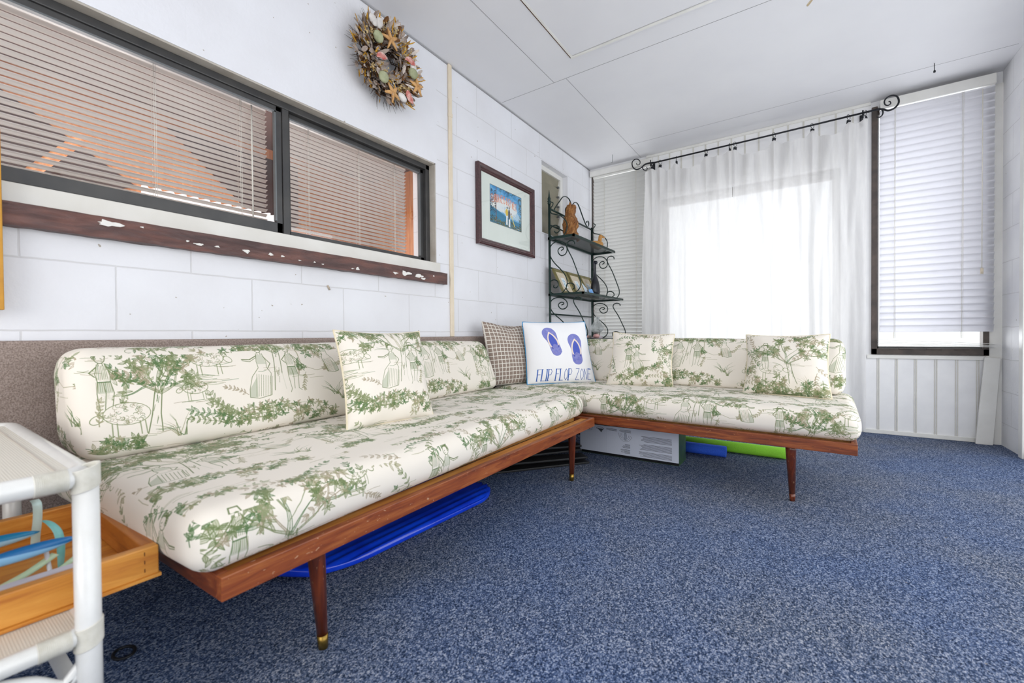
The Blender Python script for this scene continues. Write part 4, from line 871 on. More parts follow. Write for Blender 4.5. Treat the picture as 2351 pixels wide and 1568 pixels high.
def framed_print():
    y0, y1, z0, z1 = -1.918, -1.178, 1.404, 1.968
    t = thing('framed_print', (0.0, (y0 + y1) / 2, z0), 'framed travel print with wide pale mat and dark moulded frame', 'picture')
    prof = [(0.0, 0.0), (.0, .026), (.006, .032), (.016, .030), (.024, .024), (.030, .025), (.036, .018), (.042, .019), (.048, .012), (.050, .002)]
    bm = bmesh.new(); cs = [(y0, z0, 1, 1), (y1, z0, -1, 1), (y1, z1, -1, -1), (y0, z1, 1, -1)]; rings = []
    for (y, z, a, b) in cs: rings.append([bm.verts.new((d + .004, y + a * q, z + b * q)) for q, d in prof])
    for i in range(4):
        for k in range(len(prof)):
            bm.faces.new((rings[i][k], rings[i][(k + 1) % len(prof)], rings[(i + 1) % 4][(k + 1) % len(prof)], rings[(i + 1) % 4][k]))
    obj('frame', bm, M_MAHOG, t)
    m_mat = mat('pale_green_mat', '#dfe6df', .7, var='#d8e0d9', nscale=4)
    a0, a1, b0, b1 = -1.765, -1.352, 1.588, 1.858
    bm = bmesh.new(); I = [(y0 + .045, z0 + .045), (y1 - .045, z0 + .045), (y1 - .045, z1 - .045), (y0 + .045, z1 - .045)]; K = [(a0, b0), (a1, b0), (a1, b1), (a0, b1)]
    vo = [bm.verts.new((.012, *p)) for p in I]; vi = [bm.verts.new((.012, *p)) for p in K]; vb = [bm.verts.new((.008, p[0], p[1])) for p in K]; vc = [bm.verts.new((.008, *p)) for p in I]
    for k in range(4): n = (k + 1) % 4; bm.faces.new((vo[k], vo[n], vi[n], vi[k])); bm.faces.new((vi[k], vi[n], vb[n], vb[k])); bm.faces.new((vb[k], vb[n], vc[n], vc[k])); bm.faces.new((vc[k], vc[n], vo[n], vo[k]))
    obj('mat', bm, m_mat, t, label='pale green-white mat board')
    bm = bmesh.new(); uvl = bm.loops.layers.uv.new('UVMap'); vs = [bm.verts.new((.009, p[0], p[1])) for p in K]; f = bm.faces.new(vs)
    for l, q in zip(f.loops, ((0, 0), (1, 0), (1, 1), (0, 1))): l[uvl].uv = q
    obj('print', bm, imgmat('travel_print', print_art(), .5, sheen=0), t, normals=False, label='colourful travel scene with orange lettering')
    bm = bmesh.new()
    for k in range(4):
        p, q = K[k], K[(k + 1) % 4]; tube(bm, [(.0125, *p), (.0125, *q)], .0012, n=4)
    obj('mat_line', bm, M_GREYAL, t)
    obj('glazing', B(.014, .0155, y0 + .046, y1 - .046, z0 + .046, z1 - .046), M_PICGLASS, t)
framed_print()

# ------------------------------------------------------------------ iron rack
A_ = [(0.163, 1.486), (0.184, 1.497), (0.176, 1.513), (0.151, 1.512), (0.132, 1.489), (0.145, 1.456), (0.172, 1.442), (0.205, 1.454), (0.219, 1.488), (0.206, 1.529), (0.166, 1.561), (0.11, 1.566), (0.067, 1.542), (0.052, 1.499), (0.06, 1.443), (0.099, 1.385), (0.149, 1.335), (0.194, 1.281), (0.218, 1.221), (0.208, 1.169), (0.168, 1.127), (0.117, 1.116), (0.065, 1.133), (0.047, 1.176), (0.053, 1.225), (0.087, 1.243), (0.123, 1.229), (0.133, 1.197), (0.112, 1.173), (0.086, 1.182), (0.094, 1.199)]
B_ = [(0.289, 1.523), (0.285, 1.546), (0.256, 1.559), (0.226, 1.549), (0.216, 1.519), (0.23, 1.478), (0.269, 1.403), (0.312, 1.293), (0.34, 1.212), (0.335, 1.16), (0.296, 1.123), (0.252, 1.117), (0.213, 1.151), (0.213, 1.191), (0.243, 1.204), (0.277, 1.192), (0.287, 1.163), (0.267, 1.149)]
C_ = [(0.07, 1.914), (0.088, 1.901), (0.082, 1.88), (0.063, 1.86), (0.069, 1.819), (0.112, 1.801), (0.163, 1.779), (0.203, 1.739), (0.22, 1.692), (0.21, 1.64), (0.172, 1.607), (0.111, 1.603), (0.064, 1.62), (0.054, 1.671), (0.081, 1.704), (0.117, 1.707), (0.147, 1.68), (0.142, 1.65), (0.113, 1.642), (0.099, 1.66)]
D1_ = [(-0.871, 1.873), (-0.862, 1.891), (-0.769, 1.977), (-0.717, 2.022), (-0.664, 2.044), (-0.601, 2.044), (-0.56, 2.021), (-0.539, 1.984), (-0.536, 1.935), (-0.543, 1.904)]
D2_ = [(-0.55, 1.885), (-0.617, 1.875), (-0.653, 1.891), (-0.661, 1.922), (-0.643, 1.946), (-0.611, 1.952), (-0.592, 1.938), (-0.598, 1.916), (-0.623, 1.907)]
D3_ = [(-0.534, 1.906), (-0.53, 1.957), (-0.509, 2.008), (-0.46, 2.039), (-0.407, 2.042), (-0.363, 2.014), (-0.313, 1.964), (-0.252, 1.907), (-0.189, 1.862), (-0.156, 1.878), (-0.145, 1.907), (-0.161, 1.924), (-0.193, 1.913), (-0.19, 1.902)]
def mesh_shelf_mat():
    m = bpy.data.materials.new('woven_wire_mesh'); m.use_nodes = True; nt = m.node_tree; bs = nt.nodes['Principled BSDF']
    bs.inputs['Base Color'].default_value = hexc('#1c2a28'); bs.inputs['Metallic'].default_value = .3
    g = nt.nodes.new('ShaderNodeNewGeometry'); sp = nt.nodes.new('ShaderNodeSeparateXYZ'); nt.links.new(g.outputs['Position'], sp.inputs[0]); outs = []
    for ax in (0, 1):
        a = nt.nodes.new('ShaderNodeMath'); a.operation = 'MULTIPLY'; a.inputs[1].default_value = 130; nt.links.new(sp.outputs[ax], a.inputs[0])
        f = nt.nodes.new('ShaderNodeMath'); f.operation = 'FRACT'; nt.links.new(a.outputs[0], f.inputs[0])
        c = nt.nodes.new('ShaderNodeMath'); c.operation = 'GREATER_THAN'; c.inputs[1].default_value = .32; nt.links.new(f.outputs[0], c.inputs[0]); outs.append(c.outputs[0])
    mu = nt.nodes.new('ShaderNodeMath'); mu.operation = 'MULTIPLY'; nt.links.new(outs[0], mu.inputs[0]); nt.links.new(outs[1], mu.inputs[1])
    iv = nt.nodes.new('ShaderNodeMath'); iv.operation = 'SUBTRACT'; iv.inputs[0].default_value = 1; nt.links.new(mu.outputs[0], iv.inputs[1]); nt.links.new(iv.outputs[0], bs.inputs['Alpha']); return m
def rack():
    t = thing('bakers_rack', (.15, -.51, 0), 'dark green wrought iron rack with scrolls in the corner', 'rack')
    Yn, Yf = -.965, -.07; X = .05
    for y, zt in ((Yn, 1.905), (Yf, 1.875)):
        obj('post', TB([(X, y, 0), (X, y, zt)], .0105, n=10), M_GREENIRON, t)
        if y == Yn:
            bm = bmesh.new(); lathe(bm, (X, y, zt), [(.0105, -.01), (.016, 0), (.012, .008), (.017, .016), (.011, .026), (.015, .04), (.009, .055), (.005, .085), (.0015, .115)], 12); obj('finial', bm, M_GREENIRON, t)
    for za, zb_, rr_ in ((1.862, 1.853, .009), (1.721, 1.712, .007), (1.352, 1.342, .007), (.95, .95, .007)): obj('cross_bar', TB([(X, Yn, za), (X, Yf, zb_)], rr_, n=6), M_GREENIRON, t)
    for L in (D1_, D2_, D3_):
        obj('crest_scroll', TB(spline([(X, a, b) for a, b in L], 5), .0065, n=6, flat=.7), M_GREENIRON, t)
    mw = mesh_shelf_mat()
    for z, xf, th in ((1.591, .289, .022), (1.107, .371, .018), (.715, .44, .018), (.25, .44, .018)):
        bm = bmesh.new(); x0 = .04; y0, y1 = Yn - .01, Yf + .03
        for a in ((x0, xf, y0, y0 + .016), (x0, xf, y1 - .016, y1), (x0, x0 + .016, y0, y1), (xf - .016, xf, y0, y1)): box(bm, *a, z, z + th)
        s = obj('shelf', bm, M_GREENIRON, t)
        obj('wire_mesh', B(x0 + .01, xf - .01, y0 + .01, y1 - .01, z + th - .004, z + th - .003), mw, s)
    for y in (Yn, Yf):
        zo = 0
        for L in (A_, B_): obj('side_scroll', TB(spline([(a, y, b) for a, b in L], 4), .0048, n=6), M_GREENIRON, t)
        obj('side_scroll', TB(spline([(a, y, b) for a, b in C_], 4), .0048, n=6), M_GREENIRON, t)
        # lower bay repeats the same scrolls
        k = (1.107 - .735) / (1.591 - 1.107 - .02)
        for L in (A_, B_): obj('side_scroll', TB(spline([(a + (.06 if L is B_ else 0), y, 1.107 - (1.591 - b) * k * 1.0) for a, b in L], 4), .0048, n=6), M_GREENIRON, t)
        obj('front_leg', TB([(.43, y, 0), (.43, y, .72)], .009, n=8), M_GREENIRON, t)
rack()

def driftwood():
    m, nt, bs = newmat('gnarled_driftwood'); v = coords(nt, (1.2, 1.2, .5)); n = noise(nt, v, 22, 8, .7, 2.5)
    nt.links.new(ramp(nt, n, [(.34, hexc('#3a1d0c')), (.45, hexc('#8c5526')), (.58, hexc('#bd8448')), (.75, hexc('#d9ae78'))]), bs.inputs['Base Color']); bs.inputs['Roughness'].default_value = .5; bump(nt, bs, n, 1.0, .02)
    t = thing('driftwood_carving', (.17, -.80, 1.613), 'gnarled driftwood owl carving on the top rack shelf', 'carving')
    bm = bmesh.new(); c = (.17, -.80, 1.613); N, K = 36, 44; g = []
    for j in range(K + 1):
        h = j / K; z = h * .295; r_ = [.060, .064, .066, .062, .064, .068, .060, .048, .044, .046, .040][min(10, int(h * 10))]
        r2 = [.060, .064, .066, .062, .064, .068, .060, .048, .044, .046, .040][min(10, int(h * 10) + 1)]; r_ += (r2 - r_) * (h * 10 % 1)
        off = .0 + .03 * max(0, h - .55); row = []
        for i in range(N):
            a = 2 * PI * i / N; n_ = mnoise.fractal((math.cos(a) * 2.2, math.sin(a) * 2.2, z * 22), 1, 2, 4); k = 1 + .28 * n_
            row.append(bm.verts.new((c[0] + math.cos(a) * r_ * k * .9, c[1] + off + math.sin(a) * r_ * k * 1.05, c[2] + z)))
        g.append(row)
    for j in range(K):
        for i in range(N): bm.faces.new((g[j][i], g[j][(i + 1) % N], g[j + 1][(i + 1) % N], g[j + 1][i])).smooth = True
    bm.faces.new(g[0]); bm.faces.new(g[-1])
    obj('trunk', bm, m, t)
    for dy in (-.025, .048):
        bm = bmesh.new(); tube(bm, [(.175, -.795 + dy, 1.895), (.178, -.795 + dy * 1.1, 1.915), (.178, -.795 + dy * 1.25, 1.93)], [.016, .010, .002], n=8); obj('ear_tuft', bm, m, t)
    bm = bmesh.new(); tube(bm, [(.15, -.735, 1.76), (.17, -.705, 1.68), (.19, -.68, 1.613)], [.008, .014, .017], n=7); obj('tail_stub', bm, M_PINE2, t)
driftwood()
def duck():
    m = wood('carved_light_wood', '#9c6426', '#c08a44', '#d3a362', (4, 4, 12), 6, .4)
    t = thing('carved_duck', (.17, -.22, 1.613), 'small carved wooden duck at the far end of the top rack shelf', 'carving')
    M = Matrix.Rotation(math.radians(70), 4, 'Z'); bm = bmesh.new(); c = Vector((.17, -.22, 1.613))
    prof = [(-.10, .052, .006, .010), (-.075, .050, .030, .024), (-.035, .044, .044, .040), (.005, .042, .046, .044), (.04, .046, .042, .042), (.062, .05, .03, .034), (.078, .056, .014, .020)]
    rings = []
    for x, z, ry, rz in prof: rings.append([bm.verts.new(c + M @ Vector((x, ry * math.cos(2 * PI * k / 16), z + rz * math.sin(2 * PI * k / 16)))) for k in range(16)])
    for i in range(len(rings) - 1):
        for k in range(16): bm.faces.new((rings[i][k], rings[i][(k + 1) % 16], rings[i + 1][(k + 1) % 16], rings[i + 1][k])).smooth = True
    bm.faces.new(rings[0]); bm.faces.new(rings[-1]); obj('body', bm, m, t, sub=1)
    bm = bmesh.new(); p = [c + M @ Vector(q) for q in ((.035, 0, .07), (.042, 0, .10), (.048, 0, .122), (.055, 0, .140), (.052, 0, .154))]; tube(bm, p, [.024, .018, .020, .022, .010], n=12); obj('head', bm, m, t, sub=1)
    bm = bmesh.new(); tube(bm, [c + M @ Vector((.068, 0, .137)), c + M @ Vector((.105, 0, .128))], [.010, .007], n=8, flat=1.5); obj('bill', bm, m, t)
duck()

M_GILT = mat('olive_gilt_frame', '#8b8356', .45, .2, var='#6f6740', nscale=30, bmp=(80, .3)); M_LINEN = mat('linen_mat', '#d8cdb8', .9, var='#cdc0a8', nscale=60)
def small_art(seed):
    r_ = random.Random(seed); cv = Canvas(96, 144, rgb('#e7ecec'))
    for k in range(26): cv.ell((r_.uniform(22, 74), r_.uniform(25, 118)), r_.uniform(4, 12), r_.uniform(2, 7), rgb(r_.choice(['#4f8fc4', '#7fc0dc', '#3b74a8', '#a7d6e2', '#8aa6c8'])), .8, r_.uniform(0, 3))
    return cv.image('small_seascape')
def small_frames():
    info = [(-.945, 'leftmost of the three small gilt-framed blue pictures on the rack'), (-.675, 'middle of the three small gilt-framed blue pictures on the rack'), (-.42, 'rightmost of the three small gilt-framed blue pictures, behind the dark figure')]
    for i, (yl, lab) in enumerate(info):
        y0, y1 = yl, yl + .235; h = .245; base = Vector((.175, 0, 1.1255)); top = Vector((.064, 0, 1.352)); up = (top - base).normalized(); nr = Vector((up.z, 0, -up.x))
        def P(y, q, d): return Vector((0, y, 0)) + base + up * q + nr * d
        t = thing('small_framed_picture', (.12, (y0 + y1) / 2, 1.1255), lab, 'picture', 'small framed pictures on the rack')
        bm = bmesh.new(); prof = [(0, -.012), (0, .004), (.006, .007), (.014, .003), (.02, .005), (.025, -.001), (.025, -.012)]; cs = [(y0, 0, 1, 1), (y1, 0, -1, 1), (y1, h, -1, -1), (y0, h, 1, -1)]
        rings = [[bm.verts.new(P(y + a * q, z + b * q, d)) for q, d in prof] for y, z, a, b in cs]
        for k in range(4):
            for j in range(len(prof)): bm.faces.new((rings[k][j], rings[k][(j + 1) % len(prof)], rings[(k + 1) % 4][(j + 1) % len(prof)], rings[(k + 1) % 4][j]))
        obj('frame', bm, M_GILT, t)
        def quad(nm, ya, yb, za, zb, d, m_, uv=False):
            bm = bmesh.new(); ul = bm.loops.layers.uv.new('UVMap'); vs = [bm.verts.new(P(*p, d)) for p in ((ya, za), (yb, za), (yb, zb), (ya, zb))]; f = bm.faces.new(vs)
            for l, q in zip(f.loops, ((0, 0), (1, 0), (1, 1), (0, 1))): l[ul].uv = q
            obj(nm, bm, m_, t, normals=False)
        quad('mat', y0 + .024, y1 - .024, .024, h - .024, -.004, M_LINEN)
        quad('print', (y0 + y1) / 2 - .036, (y0 + y1) / 2 + .036, .065, .165, -.0032, imgmat('seascape', small_art(20 + i), .6, sheen=0))
small_frames()
def misc_rack():
    m = mat('blue_greeting_card', '#5b9be0', .5, var='#8fbcec', nscale=40); m2 = mat('card_pale', '#c9d6e2', .5)
    t = thing('postcard', (.26, -.55, 1.1255), 'small blue card propped on an iron easel on the middle shelf', 'card')
    bm = bmesh.new(); M = Matrix.Translation((.262, -.545, 1.1265)) @ Matrix.Rotation(math.radians(8), 4, 'X') @ Matrix.Rotation(math.radians(-18), 4, 'Y'); box(bm, 0, .002, -.04, .04, 0, .062, M); obj('card', bm, m, t)
    bm = bmesh.new(); M = Matrix.Translation((.235, -.60, 1.1265)) @ Matrix.Rotation(math.radians(-22), 4, 'Y'); 
    vs = [bm.verts.new(M @ Vector(p)) for p in ((0, -.02, .02), (0, .05, .02), (0, .05, .07), (0, 0, .12), (0, -.02, .12))]; bm.faces.new(vs); obj('folded_card', bm, m2, t)
    for y in (-.57, -.525):
        bm = bmesh.new(); tube(bm, spline([(.235, y - .03, 1.17), (.265, y, 1.128), (.285, y, 1.128), (.29, y, 1.142)], 4), .0025, n=5)
        obj('easel', bm, M_BLACKIRON, t)
    # dark figure
    m = mat('dark_bronze_glaze', '#17181f', .3, .2, var='#232833', nscale=10); t = thing('dark_figurine', (.2, -.33, 1.1255), 'dark glazed long-necked figurine on the middle rack shelf', 'figurine')
    c = Vector((.2, -.33, 1.1255)); bm = bmesh.new(); prof = [(.046, .025), (.058, .04), (.062, .06), (.058, .10), (.053, .13), (.045, .16), (.030, .19), (.020, .215), (.017, .25), (.017, .29), (.020, .32), (.017, .345), (.006, .356)]; rings = []
    for r_, z in prof:
        lean = .0 - .02 * z; rings.append([bm.verts.new(c + Vector((r_ * .7 * math.cos(2 * PI * k / 18), lean * 3 + r_ * 1.05 * math.sin(2 * PI * k / 18), z))) for k in range(18)])
    for i in range(len(rings) - 1):
        for k in range(18): bm.faces.new((rings[i][k], rings[i][(k + 1) % 18], rings[i + 1][(k + 1) % 18], rings[i + 1][k])).smooth = True
    bm.faces.new(rings[0]); bm.faces.new(rings[-1]); obj('body', bm, m, t, sub=1)
    for dy in (-.034, .028):
        bm = bmesh.new(); tube(bm, [c + Vector((0, dy, .045)), c + Vector((0, dy, .02)), c + Vector((.004, dy, 0))], [.022, .017, .020], n=10); obj('foot', bm, m, t)
    bm = bmesh.new(); blob(bm, c + Vector((.012, -.022, .335)), (.020, .017, .018), 12); obj('head', bm, m, t)
    # oil lamp on the third shelf
    t = thing('oil_lamp', (.25, -.42, .7345), 'clear glass oil lamp on the lower rack shelf', 'lamp'); c = (.25, -.42, .7345)
    g, nt, bs = newmat('ribbed_lamp_glass'); bs.inputs['Base Color'].default_value = hexc('#cfd6d6'); bs.inputs['Roughness'].default_value = .08; bs.inputs['Transmission Weight'].default_value = .6; bs.inputs['Alpha'].default_value = .55; bump(nt, bs, noise(nt, coords(nt, (1, 1, .1)), 120, 1), .5, .004)
    bm = bmesh.new(); lathe(bm, c, [(.028, .052), (.045, .06), (.068, .085), (.064, .105), (.045, .13), (.028, .155), (.023, .18), (.026, .203)], 24); obj('chimney', bm, g, t)
    bm = bmesh.new(); lathe(bm, c, [(.022, .022), (.03, .026), (.03, .034), (.026, .04), (.031, .046), (.028, .054)], 20); obj('burner', bm, mat('tarnished_silver', '#8d8a85', .25, .9), t)
    bm = bmesh.new(); lathe(bm, c, [(.05, 0), (.052, .006), (.04, .014), (.024, .024)], 24); obj('font', bm, mat('pink_glass_font', '#d7b6b4', .2, var='#b7b6cc', nscale=20), t)
    mp = mat('pink_coral', '#dcaaa6', .5)
    for i, (x, y) in enumerate(((.22, -.62), (.30, -.55))):
        bm = bmesh.new(); blob(bm, (x, y, .755), (.03, .035, .0205), 12); obj('seashell', bm, mp, None, ('pink seashell at the left end of the lower rack shelf', 'pink seashell nearest the oil lamp on the rack')[i], 'shell', 'pink shells on the lower rack shelf')
misc_rack()

# ------------------------------------------------------------------ daybeds
def frame_matrix(org, ang): return Matrix.Translation(org) @ Matrix.Rotation(ang, 4, 'Z')
def daybed(org, ang, L, D, label, rail_m, end_m, legs, zb=.262, zt=.309, back=None):
    """local x runs along the front edge from the near corner, local y runs back from the front"""
    M = frame_matrix(org, ang); t = thing('daybed_frame', (M @ Vector((L / 2, D / 2, 0))), label, 'daybed', 'walnut daybeds set in an L')
    th = .022
    def rail(x0, x1, y0, y1, mm, lab=None, nm='rail'): obj(nm, B(x0, x1, y0, y1, zb, zt, M=M), mm, t, bevel=.002, label=lab)
    rail(0, L, 0, th, rail_m, nm='front_rail'); rail(0, L, D - th, D, rail_m, nm='back_rail'); rail(0, th, th, D - th, end_m, nm='end_rail'); rail(L - th, L, th, D - th, end_m, nm='end_rail')
    bm = bmesh.new(); n = 9
    for k in range(n): y = th + .004 + (D - 2 * th - .05) * k / (n - 1); box(bm, th, L - th, y, y + .045, zt - .026, zt - .008, M=M)
    obj('slats', bm, M_PLY, t)
    bm = bmesh.new()
    for xx in (.3, L - .3): box(bm, xx, xx + .04, th, D - th, zb + .002, zt - .027, M=M)
    obj('cross_member', bm, M_PLY, t)
    for (lx, ly, fx_, fy_, br) in legs:
        a = M @ Vector((lx, ly, zb)); b = M @ Vector((fx_, fy_, 0)); bm = bmesh.new(); q = b + (a - b) * .135
        tube(bm, [a, a + (b - a) * .08, q], [.021, .021, .0125], n=20); 
        if not br: tube(bm, [q, b], [.0125, .011], n=20)
        lg = obj('leg', bm, M_WALNUTLEG, t)
        if br: obj('ferrule', TB([q, b], [.0132, .0112], n=20), M_BRASS, lg, label='tarnished brass foot')
    return t
# bed one: near corner at (0.978,-3.902), far corner at (0.926,-2.04); local x = towards far, local y = towards the wall (-X)
a1 = math.atan2(-2.04 + 3.902, .926 - .978)
def loc1(x, y, z=0): return frame_matrix((.978, -3.902, 0), a1) @ Vector((x, y, z))
daybed((.978, -3.902, 0), a1, 1.863, .80, 'long walnut daybed frame along the block wall', M_WALNUT, M_WALNUT2, [(.235, .065, .25, .062, True), (1.70, .06, 1.69, .060, True), (.235, .735, .235, .745, True), (1.65, .735, 1.66, .745, True)])
a2 = math.atan2(-2.027 + 1.985, 2.064 - .936)
def loc2(x, y, z=0): return frame_matrix((.936 - .82, -1.985 + .0305, 0), a2) @ Vector((x, y, z))
daybed(tuple(loc2(0, 0)), a2, 1.95, .80, 'second walnut daybed frame facing the room in front of the curtains', M_WALNUT2, M_WALNUT, [(1.716, .065, 1.72, .10, False), (.30, .062, .30, .085, False), (1.68, .735, 1.68, .74, False), (.30, .735, .30, .745, False)])

def rbox(L, D, H, r, nx, ny, nz, top_puff=0, seed=0, taper=None):
    """rounded, slightly puffy upholstery block with unrolled cloth coordinates; local x along, y back, z up"""
    bm = bmesh.new(); uvl = bm.loops.layers.uv.new('UVMap'); V = {}
    def key(i, j, k): return (i, j, k)
    def ax(n, S, i):   # denser near the ends
        t = i / n; e = min(.22, r * 1.3 / S); m = max(2, n // 6)
        if i <= m: return S * e * (i / m)
        if i >= n - m: return S * (1 - e * ((n - i) / m))
        return S * (e + (1 - 2 * e) * (i - m) / (n - 2 * m))
    def vert(i, j, k):
        q = key(i, j, k)
        if q in V: return V[q]
        p = Vector((ax(nx, L, i), ax(ny, D, j), ax(nz, H, k)))
        c = Vector((min(max(p.x, r), L - r), min(max(p.y, r), D - r), min(max(p.z, r), H - r))); d = p - c
        if d.length > 1e-9: p = c + d.normalized() * min(r, max(abs(d.x), abs(d.y), abs(d.z)) * 1.0 if sum(abs(v) > 1e-6 for v in d) == 1 else r * (max(abs(d.x), abs(d.y), abs(d.z)) / r))
        n_ = mnoise.noise((p.x * 3 + seed, p.y * 4, p.z * 5)) * .006 + mnoise.noise((p.x * 11 + seed, p.y * 16, p.z * 9)) * .0018
        s = (p.x / L * (1 - p.x / L) * 4) ** .4 if 0 < p.x < L else 0; s2 = (p.y / D * (1 - p.y / D) * 4) ** .5 if 0 < p.y < D else 0
        if p.z > H * .6: p.z += top_puff * s * s2 + n_
        if p.y < D * .3: p.y -= top_puff * .6 * s * math.sin(PI * min(1, max(0, p.z / H))) - n_ * .5
        if taper: p = taper(p)
        v = bm.verts.new(p); V[q] = v; v_uv[v] = None; return v
    v_uv = {}
    def grid(fn, n1, n2, uvf):
        for a in range(n1):
            for b in range(n2):
                vs = [fn(a, b), fn(a + 1, b), fn(a + 1, b + 1), fn(a, b + 1)]
                try: f = bm.faces.new(vs)
                except ValueError: continue
                f.smooth = True
                for l in f.loops: l[uvl].uv = uvf(l.vert.co)
    grid(lambda a, b: vert(a, b, nz), nx, ny, lambda p: (p.x / RPT, (H + p.y) / RPT))
    grid(lambda a, b: vert(a, b, 0), nx, ny, lambda p: (p.x / RPT, -p.y / RPT))
    grid(lambda a, b: vert(a, 0, b), nx, nz, lambda p: (p.x / RPT, p.z / RPT))
    grid(lambda a, b: vert(a, ny, b), nx, nz, lambda p: (-p.x / RPT, p.z / RPT))
    grid(lambda a, b: vert(0, a, b), ny, nz, lambda p: (-p.y / RPT, p.z / RPT))
    grid(lambda a, b: vert(nx, a, b), ny, nz, lambda p: ((L + p.y) / RPT, p.z / RPT))
    return bm
def upholst(name, label, cat, group, Mx, args, uvo=(0, 0), **k):
    bm = rbox(*args, **k); uvl = bm.loops.layers.uv[0]
    for f in bm.faces:
        for l in f.loops: l[uvl].uv = (l[uvl].uv[0] + uvo[0], l[uvl].uv[1] + uvo[1])
    bm.transform(Mx); return obj(name, bm, M_TOILE, None, label, cat, group, sub=1)
M1 = frame_matrix((.978, -3.902, 0), a1); M2 = frame_matrix(tuple(loc2(0, 0)), a2)
zM = .3095; HM = .122
# first mattress sits a touch askew: flush with the rail near, set back far
Mm1 = Matrix.Translation((.982, -3.945, zM)) @ Matrix.Rotation(a1 + math.radians(1.9), 4, 'Z')
upholst('seat_mattress', 'long green toile seat mattress on the daybed along the wall', 'mattress', 'toile seat mattresses', Mm1, (1.925, .86, HM, .052, 80, 34, 9), uvo=(.42, .66), top_puff=.010, seed=2)
Mm2 = M2 @ Matrix.Translation((.02, .008, zM))
upholst('seat_mattress', 'green toile seat mattress on the daybed before the curtains', 'mattress', 'toile seat mattresses', Mm2, (1.945, .80, HM, .050, 80, 32, 9), uvo=(.05, .17), top_puff=.010, seed=9)
def bol_taper(H, D):
    def f(p):
        t = p.z / H; q = p.copy(); q.y = D - (D - p.y) * (1 - .42 * t) + .02 * t; return q
    return f
Mb1 = M1 @ Matrix.Translation((-.058, .612, zM + HM + .003))
upholst('back_bolster', 'long green toile back bolster against the block wall', 'bolster', 'toile back bolsters', Mb1, (1.93, .25, .298, .062, 80, 14, 16), uvo=(-.06, .0), top_puff=.006, seed=4, taper=bol_taper(.298, .25))
Mb2 = M2 @ Matrix.Translation((.30, .565, zM + HM + .003))
upholst('back_bolster', 'green toile back bolster in front of the curtains', 'bolster', 'toile back bolsters', Mb2, (1.625, .23, .296, .055, 70, 14, 16), uvo=(.62, .0), top_puff=.006, seed=6, taper=bol_taper(.296, .23))

# ------------------------------------------------------------------ loose pillows
def pillow(name, label, group, BL, BR, TR, TL, T, matl, uv, piping=None, pull=.05, seed=1, wr=.004, notch=0, pr=.0042):
    BL, BR, TR, TL = map(Vector, (BL, BR, TR, TL)); nrm = (BR - BL).cross(TL - BL).normalized()
    N = 34; org = (BL + BR) / 2
    def S(s, t, side):
        sp = s * (1 - pull * (1 - t * t)); tp = t * (1 - pull * (1 - s * s) * (1 if t > 0 else .35))
        if notch and t > 0: tp -= notch * math.exp(-((s + .05) / .35) ** 2) * t ** 3
        u, v = (sp + 1) / 2, (tp + 1) / 2
        p = (BL * (1 - u) + BR * u) * (1 - v) + (TL * (1 - u) + TR * u) * v
        h = T * (max(0, (1 - s ** 4) * (1 - t ** 4))) ** .5 * (.75 + .25 * (1 - s * s) * (1 - t * t))
        w_ = mnoise.noise((s * 2.2 + seed, t * 2.2, side * 3)) * wr * 2 + mnoise.noise((s * 6 + seed, t * 6, side)) * wr
        # radiating corner tucks
        cr = (abs(s) * abs(t)) ** 3; w_ += cr * math.sin(math.atan2(1 - abs(t), 1 - abs(s) + 1e-4) * 9) * wr * 1.2
        edge = max(0, (1 - s ** 4) * (1 - t ** 4)) ** .5
        return p + nrm * side * (h / 2 + w_ * edge)
    bm = bmesh.new(); uvl = bm.loops.layers.uv.new('UVMap'); G = {}
    for side in (1, -1):
        for i in range(N + 1):
            for j in range(N + 1):
                s = math.sin((i / N * 2 - 1) * PI / 2); t = math.sin((j / N * 2 - 1) * PI / 2)
                if side == -1 and (i in (0, N) or j in (0, N)): G[(side, i, j)] = G[(1, i, j)]
                else: G[(side, i, j)] = bm.verts.new(S(s, t, side))
        for i in range(N):
            for j in range(N):
                q = [(i, j), (i + 1, j), (i + 1, j + 1), (i, j + 1)]
                if side < 0: q = q[::-1]
                f = bm.faces.new([G[(side, *k)] for k in q]); f.smooth = True
                for l, k in zip(f.loops, q):
                    s = (math.sin((k[0] / N * 2 - 1) * PI / 2) + 1) / 2; t = (math.sin((k[1] / N * 2 - 1) * PI / 2) + 1) / 2
                    l[uvl].uv = (uv[0] + s * uv[2] * (1 if side > 0 else -1), uv[1] + t * uv[3])
    t_ = thing(name, org, label, 'pillow', group)
    obj('cover', bm, matl, t_)
    if piping:
        path = []
        for k in range(160):
            a = k / 160 * 4; e = int(a); q = (a - e) * 2 - 1; s, t = ((q, -1), (1, q), (-q, 1), (-1, -q))[e]; path.append(S(s, t, 0))
        obj('piping', TB(path, pr, n=7, closed=True), piping, t_, label='contrasting piped edge')
    return t_
G3 = 'toile throw pillows on the daybeds'
def q(w_, h): return (w_ / RPT, h / RPT)
pillow('throw_pillow', 'green toile pillow leaning on the wall bolster', G3, (.575, -3.347, .437), (.612, -2.967, .437), (.478, -2.912, .785), (.436, -3.303, .79), .13, M_TOILE, (.315, -.005, .47, .46), M_PIPING, seed=2, pull=.075)
pillow('throw_pillow', 'square green toile pillow, left one on the daybed before the curtains', G3, (.809, -1.572, .437), (1.211, -1.502, .437), (1.201, -1.415, .765), (.822, -1.477, .78), .13, M_TOILE, (.05, .49, .46, .42), M_PIPING, seed=5, pull=.07)
pillow('throw_pillow', 'plump green toile pillow, right one on the daybed before the curtains', G3, (1.602, -1.572, .437), (1.995, -1.617, .437), (1.991, -1.531, .757), (1.609, -1.487, .757), .15, M_TOILE, (.385, .49, .46, .42), M_PIPING, seed=8, pull=.07)

